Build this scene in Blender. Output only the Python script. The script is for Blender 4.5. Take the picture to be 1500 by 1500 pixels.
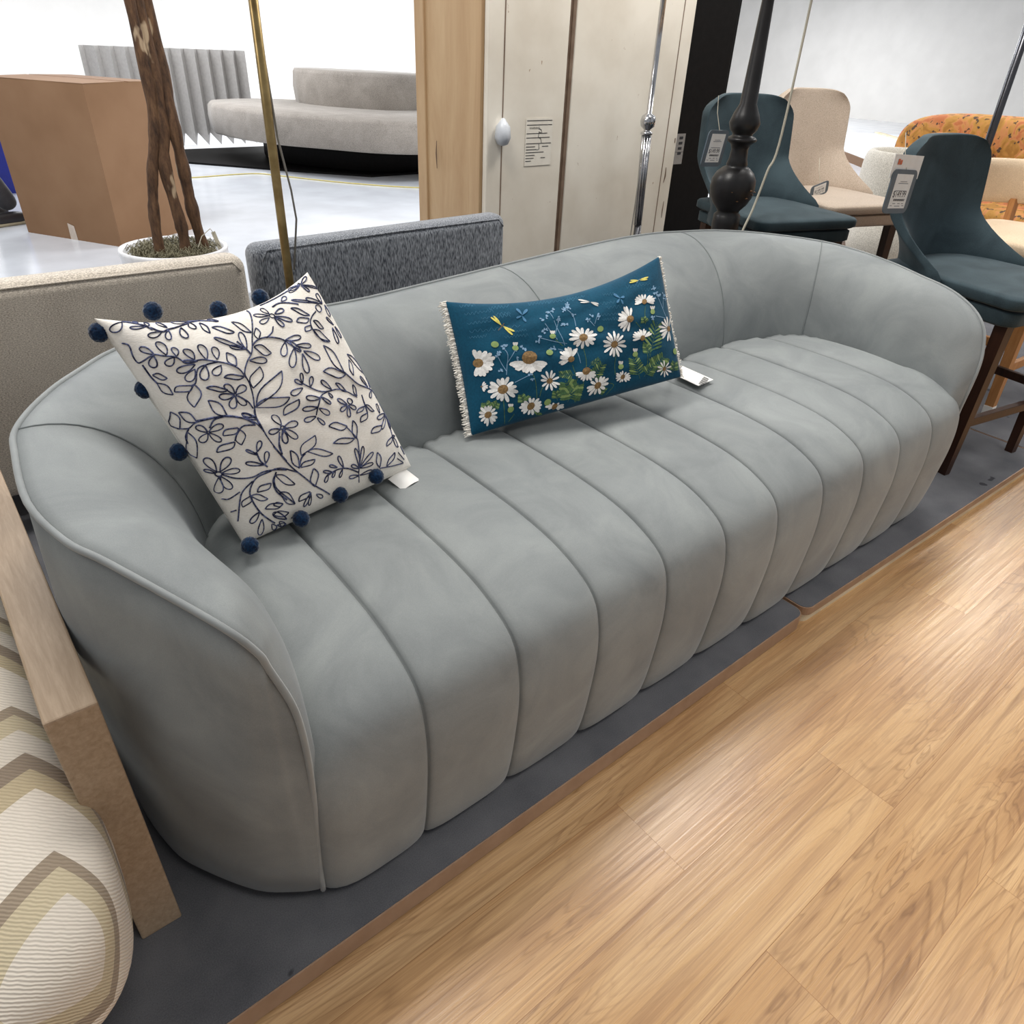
import bpy, bmesh, math, random
from mathutils import Vector, Matrix
import numpy as np
for o in list(bpy.data.objects): bpy.data.objects.remove(o, do_unlink=True)
S = bpy.context.scene
COL = S.collection
# ------------------------------------------------------------------ camera
cd = bpy.data.cameras.new('camera'); cam = bpy.data.objects.new('camera', cd); COL.objects.link(cam)
cd.sensor_width = 36; cd.lens = 36*1050/1500; cd.clip_start = 0.02; cd.clip_end = 100
RT = Matrix(((0.7777855, 0.31505624, -0.54386513), (-0.62723195, 0.44464536, -0.63942989), (0.04037072, 0.83846888, 0.54345205)))
cam.matrix_world = Matrix.Translation((0, 0, 1.335)) @ RT.to_4x4()
S.camera = cam
# ------------------------------------------------------------------ view + world + lights
S.view_settings.view_transform = 'Standard'; S.view_settings.look = 'None'
S.view_settings.gamma = 1.0; S.view_settings.use_curve_mapping = False
S.view_settings.exposure = -0.06
w = bpy.data.worlds.new('store_air'); S.world = w; w.use_nodes = True
w.node_tree.nodes['Background'].inputs[0].default_value = (0.93, 0.96, 1.0, 1)
w.node_tree.nodes['Background'].inputs[1].default_value = 0.38
def area(x, y, z, sx, sy, e, c=(1, .96, .9), rx=0, ry=0, spread=180):
    l = bpy.data.lights.new('ceiling_and_fill_light', 'AREA'); l.shape = 'RECTANGLE'; l.size = sx; l.size_y = sy; l.energy = e; l.color = c; l.spread = math.radians(spread)
    o = bpy.data.objects.new('ceiling_and_fill_light', l); COL.objects.link(o); o.location = (x, y, z); o.rotation_euler = (rx, ry, 0)
for (x, y, sx, sy, e) in [(3.05, 1.75, 1.2, .6, 62), (6.9, 1.3, 1.4, .8, 64), (0.7, 2.0, 1.2, .6, 50),
                          (-1.8, 2.4, 1.2, .6, 34), (0.3, 5.2, 1.6, 1.2, 75), (4.2, 5.2, 1.6, 1.2, 95),
                          (2.5, 9.5, 2.5, 1.5, 170), (9, 5, 2.5, 1.5, 190), (8, 11, 3, 2, 280), (13, 9, 3, 2, 280), (1, 14, 4, 2, 320), (9, 15, 4, 2, 300), (17, 12, 4, 2, 300)]:  # farthest lights added to brighten the far walls
    area(x, y, 3.15, sx, sy, e, (.97, .98, 1) if y > 3 else (1, .97, .92))
for (x, y, e) in [(.6, -.7, 14), (2.6, -.6, 14), (4.8, -.5, 14), (1.6, -1.7, 13)]:      # narrow-spread lights added to brighten the aisle floor, not the sofa back
    area(x, y, 3.15, 1.2, .6, e, (1, .96, .90), 0, 0, 95)
# ------------------------------------------------------------------ node helpers
def mk(name):
    m = bpy.data.materials.new(name); m.use_nodes = True; nt = m.node_tree
    return m, nt, nt.nodes['Principled BSDF']
def N(nt, t, **k):
    n = nt.nodes.new(t)
    for a, v in k.items():
        if a.startswith('_'): setattr(n, a[1:], v)
        else: n.inputs[a.replace('__', ' ')].default_value = v
    return n
def ramp(nt, pts, interp='LINEAR'):
    r = nt.nodes.new('ShaderNodeValToRGB'); cr = r.color_ramp; cr.interpolation = interp
    while len(cr.elements) > 1: cr.elements.remove(cr.elements[-1])
    cr.elements[0].position = pts[0][0]; cr.elements[0].color = (*pts[0][1], 1)
    for p, c in pts[1:]:
        e = cr.elements.new(p); e.color = (*c, 1)
    return r
def lin(r, g, b):
    f = lambda c: (c/255/12.92) if c/255 <= .04045 else ((c/255+.055)/1.055)**2.4
    return (f(r), f(g), f(b))
def coords(nt, scale=(1, 1, 1), rot=(0, 0, 0), kind='Object'):
    tc = nt.nodes.new('ShaderNodeTexCoord'); mp = nt.nodes.new('ShaderNodeMapping')
    mp.inputs['Scale'].default_value = scale; mp.inputs['Rotation'].default_value = rot
    nt.links.new(tc.outputs[kind], mp.inputs['Vector']); return mp.outputs[0]
def bump(nt, b, h, strength=.3, dist=.002):
    bp = nt.nodes.new('ShaderNodeBump'); bp.inputs['Strength'].default_value = strength; bp.inputs['Distance'].default_value = dist
    nt.links.new(h, bp.inputs['Height']); nt.links.new(bp.outputs[0], b.inputs['Normal'])
def plain(name, c, rough=.5, metal=0, spec=.5, coat=0, c2=None, sc=30, bs=0, stretch=(1, 1, 1), sheen=0):
    m, nt, b = mk(name)
    b.inputs['Roughness'].default_value = rough; b.inputs['Metallic'].default_value = metal
    b.inputs['Specular IOR Level'].default_value = spec; b.inputs['Coat Weight'].default_value = coat
    b.inputs['Sheen Weight'].default_value = sheen
    c = lin(*c); c2 = lin(*c2) if c2 else tuple(x*.88 for x in c)
    v = coords(nt, stretch)
    n = N(nt, 'ShaderNodeTexNoise', Scale=sc, Detail=4.0); nt.links.new(v, n.inputs['Vector'])
    r = ramp(nt, [(.35, c2), (.65, c)]); nt.links.new(n.outputs['Fac'], r.inputs[0]); nt.links.new(r.outputs[0], b.inputs['Base Color'])
    if bs: bump(nt, b, n.outputs['Fac'], bs)
    return m
def fabric(name, ca, cb, fine=900, coarse=6, mix=.35, rough=.9, sheen=.3, bs=.25, aniso=(1, 1, 1), thr=(.35, .65)):
    m, nt, b = mk(name)
    b.inputs['Roughness'].default_value = rough; b.inputs['Sheen Weight'].default_value = sheen
    b.inputs['Sheen Roughness'].default_value = .4; b.inputs['Specular IOR Level'].default_value = .2
    v = coords(nt, aniso)
    n1 = N(nt, 'ShaderNodeTexNoise', Scale=fine, Detail=2.0); nt.links.new(v, n1.inputs['Vector'])
    n2 = N(nt, 'ShaderNodeTexNoise', Scale=coarse, Detail=3.0, Distortion=.6); nt.links.new(coords(nt), n2.inputs['Vector'])
    mx = nt.nodes.new('ShaderNodeMix'); mx.inputs[0].default_value = mix
    nt.links.new(n1.outputs['Fac'], mx.inputs[2]); nt.links.new(n2.outputs['Fac'], mx.inputs[3])
    r = ramp(nt, [(thr[0], lin(*cb)), (thr[1], lin(*ca))]); nt.links.new(mx.outputs[0], r.inputs[0])
    nt.links.new(r.outputs[0], b.inputs['Base Color']); bump(nt, b, n1.outputs['Fac'], bs, .001)
    return m
M = {}
# suede of the sofa: fine nap plus soft brushed patches
def suede():
    m, nt, b = mk('grey_suede'); b.inputs['Roughness'].default_value = .62
    b.inputs['Sheen Weight'].default_value = .18; b.inputs['Sheen Roughness'].default_value = .35; b.inputs['Specular IOR Level'].default_value = .28
    b.inputs['Sheen Tint'].default_value = (.85, .92, 1, 1)
    n2 = N(nt, 'ShaderNodeTexNoise', Scale=5.5, Detail=5.0, Roughness=.6, Distortion=.8); nt.links.new(coords(nt), n2.inputs['Vector'])
    n1 = N(nt, 'ShaderNodeTexNoise', Scale=800.0, Detail=2.0); nt.links.new(coords(nt), n1.inputs['Vector'])
    mx = nt.nodes.new('ShaderNodeMix'); mx.inputs[0].default_value = .3
    nt.links.new(n2.outputs['Fac'], mx.inputs[2]); nt.links.new(n1.outputs['Fac'], mx.inputs[3])
    r = ramp(nt, [(.35, lin(119, 123, 124)), (.52, lin(133, 137, 137)), (.68, lin(146, 150, 149))])
    nt.links.new(mx.outputs[0], r.inputs[0]); nt.links.new(r.outputs[0], b.inputs['Base Color'])
    bump(nt, b, n1.outputs['Fac'], .12, .0006)
    return m
M['suede'] = suede()
M['pipe'] = plain('grey_piping', (136, 140, 140), .7, c2=(126, 130, 130), sc=20, sheen=.3)
M['seam'] = plain('seam_thread', (128, 133, 133), .9, c2=(118, 123, 123), sc=20)
def wood_floor():
    m, nt, b = mk('oak_plank_floor'); b.inputs['Specular IOR Level'].default_value = .55
    L = nt.links.new
    v = coords(nt)
    br = N(nt, 'ShaderNodeTexBrick', _offset=.37, _offset_frequency=2, Scale=1.0, Mortar__Size=.0006, Mortar__Smooth=.3, Bias=0.0, Brick__Width=1.22, Row__Height=.178)
    br.inputs['Color1'].default_value = (0, 0, 0, 1); br.inputs['Color2'].default_value = (1, 1, 1, 1); br.inputs['Mortar'].default_value = (.5, .5, .5, 1)
    L(v, br.inputs['Vector'])
    sep = nt.nodes.new('ShaderNodeSeparateColor'); L(br.outputs['Color'], sep.inputs[0])
    # shift each board's grain
    mul = nt.nodes.new('ShaderNodeVectorMath'); mul.operation = 'MULTIPLY_ADD'; mul.inputs[1].default_value = (7.3, 3.1, 5.7)
    cmb = nt.nodes.new('ShaderNodeCombineXYZ')
    for i in range(3): L(sep.outputs[0], cmb.inputs[i])
    L(cmb.outputs[0], mul.inputs[0]); L(v, mul.inputs[2])
    mp = nt.nodes.new('ShaderNodeMapping'); mp.inputs['Scale'].default_value = (.75, 5.5, 1); L(mul.outputs[0], mp.inputs['Vector'])
    n1 = N(nt, 'ShaderNodeTexNoise', Scale=1.5, Detail=3.0, Roughness=.5, Distortion=1.3); L(mp.outputs[0], n1.inputs['Vector'])
    mp2 = nt.nodes.new('ShaderNodeMapping'); mp2.inputs['Scale'].default_value = (.8, 42, 1); L(mul.outputs[0], mp2.inputs['Vector'])
    n2 = N(nt, 'ShaderNodeTexNoise', Scale=3.5, Detail=4.0, Roughness=.65); L(mp2.outputs[0], n2.inputs['Vector'])
    # cathedral rings
    mul2 = nt.nodes.new('ShaderNodeMath'); mul2.operation = 'MULTIPLY'; mul2.inputs[1].default_value = 15; L(n1.outputs['Fac'], mul2.inputs[0])
    fr = nt.nodes.new('ShaderNodeMath'); fr.operation = 'FRACT'; L(mul2.outputs[0], fr.inputs[0])
    rr = ramp(nt, [(0, (.42, .34, .28)), (.22, (1,)*3), (.85, (1,)*3), (1, (.42, .34, .28))]); L(fr.outputs[0], rr.inputs[0])
    base = ramp(nt, [(.28, lin(152, 114, 76)), (.42, lin(176, 138, 96)), (.58, lin(189, 153, 110)), (.75, lin(200, 166, 124))]); L(n1.outputs['Fac'], base.inputs[0])
    g = ramp(nt, [(.38, lin(140, 98, 58)), (.56, (1, 1, 1))]); L(n2.outputs['Fac'], g.inputs[0])
    m1 = nt.nodes.new('ShaderNodeMix'); m1.data_type = 'RGBA'; m1.blend_type = 'MULTIPLY'; m1.inputs[0].default_value = .34
    L(base.outputs[0], m1.inputs[6]); L(g.outputs[0], m1.inputs[7])
    m2 = nt.nodes.new('ShaderNodeMix'); m2.data_type = 'RGBA'; m2.blend_type = 'MULTIPLY'; m2.inputs[0].default_value = .55
    L(m1.outputs[2], m2.inputs[6]); L(rr.outputs[0], m2.inputs[7])
    nm = N(nt, 'ShaderNodeTexNoise', Scale=2.2, Detail=2.0); L(mul.outputs[0], nm.inputs['Vector'])
    rm = ramp(nt, [(.46, (.12,)*3), (.6, (.52,)*3)]); L(nm.outputs['Fac'], rm.inputs[0]); L(rm.outputs[0], m2.inputs[0])
    tint = ramp(nt, [(0, (.93, .92, .90)), (1, (1.04, 1.03, 1.0))]); L(sep.outputs[0], tint.inputs[0])
    m3 = nt.nodes.new('ShaderNodeMix'); m3.data_type = 'RGBA'; m3.blend_type = 'MULTIPLY'; m3.inputs[0].default_value = 1
    L(m2.outputs[2], m3.inputs[6]); L(tint.outputs[0], m3.inputs[7])
    m4 = nt.nodes.new('ShaderNodeMix'); m4.data_type = 'RGBA'; m4.blend_type = 'MULTIPLY'; m4.inputs[7].default_value = (.62, .5, .4, 1)
    L(br.outputs['Fac'], m4.inputs[0]); L(m3.outputs[2], m4.inputs[6])
    L(m4.outputs[2], b.inputs['Base Color'])
    rg = ramp(nt, [(.3, (.36,)*3), (.7, (.24,)*3)]); L(n2.outputs['Fac'], rg.inputs[0]); L(rg.outputs[0], b.inputs['Roughness'])
    bump(nt, b, n2.outputs['Fac'], .35, .001)
    return m
M['woodfloor'] = wood_floor()
M['whitefloor'] = plain('polished_white_floor', (214, 218, 224), .16, spec=.6, c2=(203, 206, 212), sc=3)
M['wall'] = plain('pale_wall_paint', (236, 233, 228), .8, sc=2, c2=(230, 227, 222))
def carpet():
    m, nt, b = mk('grey_platform_carpet'); b.inputs['Roughness'].default_value = .95
    v = coords(nt)
    n = N(nt, 'ShaderNodeTexNoise', Scale=500.0, Detail=2.0); nt.links.new(v, n.inputs['Vector'])
    k = N(nt, 'ShaderNodeTexNoise', Scale=9.0, Detail=3.0); nt.links.new(v, k.inputs['Vector'])
    mx = nt.nodes.new('ShaderNodeMix'); mx.inputs[0].default_value = .5; nt.links.new(n.outputs['Fac'], mx.inputs[2]); nt.links.new(k.outputs['Fac'], mx.inputs[3])
    r = ramp(nt, [(.33, lin(70, 71, 76)), (.65, lin(98, 98, 102))]); nt.links.new(mx.outputs[0], r.inputs[0])
    s = N(nt, 'ShaderNodeTexNoise', Scale=16.0, Detail=1.0); nt.links.new(v, s.inputs['Vector'])
    rs = ramp(nt, [(.74, (0, 0, 0)), (.76, (1, 1, 1))]); nt.links.new(s.outputs['Fac'], rs.inputs[0])
    m2 = nt.nodes.new('ShaderNodeMix'); m2.data_type = 'RGBA'; m2.inputs[7].default_value = (*lin(40, 40, 46), 1)
    nt.links.new(rs.outputs[0], m2.inputs[0]); nt.links.new(r.outputs[0], m2.inputs[6]); nt.links.new(m2.outputs[2], b.inputs['Base Color'])
    bump(nt, b, n.outputs['Fac'], .5, .001); return m
M['carpet'] = carpet()
M['edge'] = plain('platform_edge_laminate', (158, 128, 104), .45, c2=(146, 116, 92), sc=20)
M['kick'] = plain('platform_plinth_paint', (214, 200, 172), .6, c2=(196, 180, 150), sc=8)
def woodm(name, a, c, sc=6, st=(1, 14, 14), rough=.5):
    m, nt, b = mk(name); b.inputs['Roughness'].default_value = rough; b.inputs['Specular IOR Level'].default_value = .35
    n = N(nt, 'ShaderNodeTexNoise', Scale=sc, Detail=6.0, Roughness=.7, Distortion=.4); nt.links.new(coords(nt, st), n.inputs['Vector'])
    r = ramp(nt, [(.3, lin(*c)), (.7, lin(*a))]); nt.links.new(n.outputs['Fac'], r.inputs[0]); nt.links.new(r.outputs[0], b.inputs['Base Color'])
    bump(nt, b, n.outputs['Fac'], .2, .001); return m
M['armwood'] = woodm('weathered_oak_armwood', (174, 152, 128), (146, 124, 100), 9, (14, 1.2, 14))
M['legwood'] = woodm('weathered_oak_legwood', (170, 138, 110), (140, 110, 84), 9, (14, 14, 1.2))
M['darkwood'] = woodm('espresso_wood', (62, 36, 24), (36, 20, 13), 6, (10, 10, 1), .35)
M['warmwood'] = woodm('honey_wood', (190, 138, 88), (160, 108, 62), 6, (10, 10, 1), .45)
M['teal'] = fabric('teal_suede', (62, 77, 83), (42, 55, 61), 500, 8, .6, .8, .12, .1)
M['beigefab'] = fabric('beige_tweed', (222, 212, 198), (154, 144, 132), 240, 5, .2, .9, .35, .6, (1, 1, 2.2), (.34, .64))
M['greyfab'] = fabric('charcoal_tweed', (176, 180, 186), (66, 70, 78), 105, 5, .12, .9, .5, .5, (3.0, 3.0, .6), (.36, .74))
M['beigechair'] = fabric('oatmeal_linen', (200, 184, 168), (166, 150, 134), 320, 5, .25, .9, .2, .4)
M['creamfab'] = fabric('cream_linen', (230, 208, 180), (206, 182, 152), 320, 5, .3, .9, .2, .3)
M['boucle'] = fabric('cream_boucle', (222, 216, 204), (182, 176, 164), 150, 4, .2, .95, .2, 1.0)
M['farfab'] = fabric('pale_grey_linen', (160, 153, 145), (122, 116, 109), 160, 5, .3, .9, .2, .4)
M['greyside'] = fabric('grey_welt_fabric', (150, 146, 142), (120, 116, 112), 320, 5, .3)
M['pillow_w'] = fabric('white_slub_linen', (248, 243, 235), (230, 223, 212), 200, 12, .45, .9, .1, .5, (1, 1, 5))
M['thread'] = fabric('navy_thread', (104, 112, 150), (30, 34, 62), 260, 40, .4, .8, .1, .2, (1, 1, 1), (.44, .62))
M['pom'] = fabric('navy_pompom_yarn', (18, 50, 82), (6, 16, 38), 260, 60, .3, .95, .4, .8)
M['plastic'] = plain('pale_plastic', (206, 210, 216), .35)
M['blue'] = fabric('deep_teal_blue_cloth', (14, 78, 104), (8, 60, 84), 220, 9, .6, .85, .15, .3)
M['fringe'] = fabric('cream_fringe_yarn', (252, 248, 240), (226, 218, 206), 300, 40, .4)
PC = {1: (246, 244, 240), 2: (222, 220, 216), 3: (132, 166, 196), 4: (150, 118, 74), 5: (84, 122, 78), 6: (138, 162, 98), 7: (228, 214, 110), 8: (74, 126, 164), 9: (52, 112, 142)}
PM = {k: plain('pillow_print_%s' % n, PC[k], .85, c2=tuple(int(x*(.72 if k in (4, 5) else .93)) for x in PC[k]), sc=220)
      for k, n in {1: 'white', 2: 'ivory', 3: 'pale_blue', 4: 'brown', 5: 'green', 6: 'lime', 7: 'yellow', 8: 'mist', 9: 'faint'}.items()}
M['paper'] = plain('white_card', (240, 238, 234), .6, c2=(234, 231, 226))
M['label'] = plain('aged_label_paper', (226, 220, 208), .6, c2=(220, 213, 200))
M['ink'] = plain('black_ink', (40, 40, 44), .7)
M['inkgrey'] = plain('grey_ink', (120, 120, 126), .7)
M['inkorange'] = plain('orange_ink', (214, 110, 70), .7)
M['tagframe'] = plain('slate_tag_plastic', (92, 104, 114), .4)
M['cardboard'] = plain('cardboard', (140, 107, 78), .85, c2=(130, 97, 68), sc=2.5)
M['tape'] = plain('clear_tape', (205, 190, 175), .25)
M['pot'] = plain('white_ceramic', (232, 232, 234), .3)
M['moss'] = fabric('dried_moss', (158, 152, 128), (84, 80, 62), 70, 20, .3, .95, 0, 1.0)
def barkm():
    m, nt, b = mk('mottled_bark'); b.inputs['Roughness'].default_value = .9
    n = N(nt, 'ShaderNodeTexNoise', Scale=40.0, Detail=5.0, Roughness=.7); nt.links.new(coords(nt, (1, 1, .25)), n.inputs['Vector'])
    r = ramp(nt, [(.3, lin(44, 30, 22)), (.5, lin(86, 62, 44)), (.66, lin(112, 84, 60))]); nt.links.new(n.outputs['Fac'], r.inputs[0])
    s = N(nt, 'ShaderNodeTexNoise', Scale=9.0, Detail=3.0); nt.links.new(coords(nt, (1, 1, .5)), s.inputs['Vector'])
    rs = ramp(nt, [(.63, (0, 0, 0)), (.66, (1, 1, 1))]); nt.links.new(s.outputs['Fac'], rs.inputs[0])
    m2 = nt.nodes.new('ShaderNodeMix'); m2.data_type = 'RGBA'; m2.inputs[7].default_value = (*lin(176, 156, 130), 1)
    nt.links.new(rs.outputs[0], m2.inputs[0]); nt.links.new(r.outputs[0], m2.inputs[6]); nt.links.new(m2.outputs[2], b.inputs['Base Color'])
    bump(nt, b, n.outputs['Fac'], 1.0, .004); return m
M['bark'] = barkm()
M['brass'] = plain('aged_brass', (176, 152, 104), .35, .8, c2=(150, 126, 82))
M['chrome'] = plain('chrome', (205, 205, 208), .15, 1.0)
M['gunmetal'] = plain('smoked_metal', (92, 92, 96), .25, .9)
M['blackgloss'] = plain('black_lacquer', (34, 31, 31), .38, c2=(18, 16, 16), sc=12)
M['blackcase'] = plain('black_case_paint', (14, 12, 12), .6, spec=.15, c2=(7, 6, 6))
M['cordcream'] = plain('cream_cord', (196, 190, 172), .6)
M['cordgrey'] = plain('grey_cord', (150, 146, 138), .5)
M['cordyellow'] = plain('yellow_cord', (206, 190, 110), .5)
M['trouser'] = fabric('charcoal_trouser_cloth', (72, 70, 72), (50, 49, 52), 300, 8, .5)
M['shoe'] = plain('black_shoe', (34, 30, 32), .5)
M['sole'] = plain('tan_sole', (150, 140, 116), .7)
M['jacket'] = plain('navy_jacket', (28, 40, 96), .7)
M['skin'] = plain('skin', (196, 150, 124), .55)
M['bluebag'] = plain('blue_bag', (20, 34, 128), .5)
M['shadedwhite'] = plain('shaded_white_coat', (166, 163, 160), .4)  # rack's white coat, darkened to carry the shade it stands in
M['plinth'] = plain('white_plinth', (222, 226, 232), .4, c2=(212, 218, 226), sc=2)
M['brownedge'] = plain('brown_trim', (104, 70, 34), .5)
def antique(name, a, bb, chip):
    m, nt, b = mk(name); b.inputs['Roughness'].default_value = .55
    v = coords(nt)
    n = N(nt, 'ShaderNodeTexNoise', Scale=4.0, Detail=4.0); nt.links.new(v, n.inputs['Vector'])
    r = ramp(nt, [(.3, lin(*bb)), (.65, lin(*a))]); nt.links.new(n.outputs['Fac'], r.inputs[0])
    s = N(nt, 'ShaderNodeTexNoise', Scale=26.0, Detail=5.0, Roughness=.7); nt.links.new(coords(nt, (1, 1, .5)), s.inputs['Vector'])
    rs = ramp(nt, [(.69, (0, 0, 0)), (.72, (1, 1, 1))]); nt.links.new(s.outputs['Fac'], rs.inputs[0])
    m2 = nt.nodes.new('ShaderNodeMix'); m2.data_type = 'RGBA'; m2.inputs[7].default_value = (*lin(*chip), 1)
    nt.links.new(rs.outputs[0], m2.inputs[0]); nt.links.new(r.outputs[0], m2.inputs[6]); nt.links.new(m2.outputs[2], b.inputs['Base Color'])
    return m
M['antique'] = antique('antique_cream_paint', (232, 225, 212), (214, 205, 190), (150, 120, 92))
M['antiqueside'] = woodm('tan_glazed_side', (196, 168, 132), (172, 140, 104), 2.2, (3, 3, .5))
M['gap'] = plain('brown_glaze', (128, 108, 92), .5, c2=(100, 80, 64), sc=10)
def orange():
    m, nt, b = mk('orange_floral_cloth'); b.inputs['Roughness'].default_value = .9
    v = coords(nt)
    n = N(nt, 'ShaderNodeTexNoise', Scale=7.0, Detail=3.0, Distortion=1.5); nt.links.new(v, n.inputs['Vector'])
    r = ramp(nt, [(.36, lin(184, 108, 66)), (.45, lin(200, 136, 84)), (.52, lin(188, 138, 66)), (.62, lin(164, 116, 52))])
    nt.links.new(n.outputs['Fac'], r.inputs[0])
    s = N(nt, 'ShaderNodeTexNoise', Scale=24.0, Detail=2.0); nt.links.new(v, s.inputs['Vector'])
    rs = ramp(nt, [(.62, (0, 0, 0)), (.65, (1, 1, 1))]); nt.links.new(s.outputs['Fac'], rs.inputs[0])
    m2 = nt.nodes.new('ShaderNodeMix'); m2.data_type = 'RGBA'; m2.inputs[7].default_value = (*lin(84, 66, 52), 1)
    nt.links.new(rs.outputs[0], m2.inputs[0]); nt.links.new(r.outputs[0], m2.inputs[6]); nt.links.new(m2.outputs[2], b.inputs['Base Color'])
    return m
M['orange'] = orange()
def chevron():
    m, nt, b = mk('woven_band_fabric'); b.inputs['Roughness'].default_value = .95; b.inputs['Sheen Weight'].default_value = .15
    L = nt.links.new; v = coords(nt)
    sp = nt.nodes.new('ShaderNodeSeparateXYZ'); L(v, sp.inputs[0])
    def math_(op, a, c=None, **k):
        n = nt.nodes.new('ShaderNodeMath'); n.operation = op
        for i, x in enumerate((a, c)):
            if x is None: continue
            if isinstance(x, (int, float)): n.inputs[i].default_value = x
            else: L(x, n.inputs[i])
        return n.outputs[0]
    # zigzag bands: t = y + |frac(x)|, broken by a soft wobble
    nz = N(nt, 'ShaderNodeTexNoise', Scale=3.0, Detail=1.0); L(v, nz.inputs['Vector'])
    fx = math_('PINGPONG', math_('ADD', sp.outputs[0], .09), .17)
    t = math_('ADD', math_('ADD', sp.outputs[1], math_('MULTIPLY', fx, .9)), math_('MULTIPLY', nz.outputs['Fac'], .04))
    t = math_('ADD', t, math_('MULTIPLY', sp.outputs[2], -1.0))
    f = math_('FRACT', math_('MULTIPLY', t, 3.6))
    r = ramp(nt, [(0, lin(232, 222, 208)), (.36, lin(196, 180, 148)), (.50, lin(150, 134, 116)), (.62, lin(224, 214, 200)), (.80, lin(204, 190, 160)), (.92, lin(160, 144, 124))], 'CONSTANT')
    L(f, r.inputs[0])
    wv = N(nt, 'ShaderNodeTexWave', Scale=95.0, Distortion=2.0, Detail=1.0); wv.bands_direction = 'DIAGONAL'; L(v, wv.inputs['Vector'])
    rw = ramp(nt, [(0, (.72, .70, .68)), (.6, (1, 1, 1))]); L(wv.outputs['Fac'], rw.inputs[0])
    mx = nt.nodes.new('ShaderNodeMix'); mx.data_type = 'RGBA'; mx.blend_type = 'MULTIPLY'; mx.inputs[0].default_value = .7
    L(r.outputs[0], mx.inputs[6]); L(rw.outputs[0], mx.inputs[7]); L(mx.outputs[2], b.inputs['Base Color'])
    bump(nt, b, wv.outputs['Fac'], .6, .002)
    return m
M['chevron'] = chevron()

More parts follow.
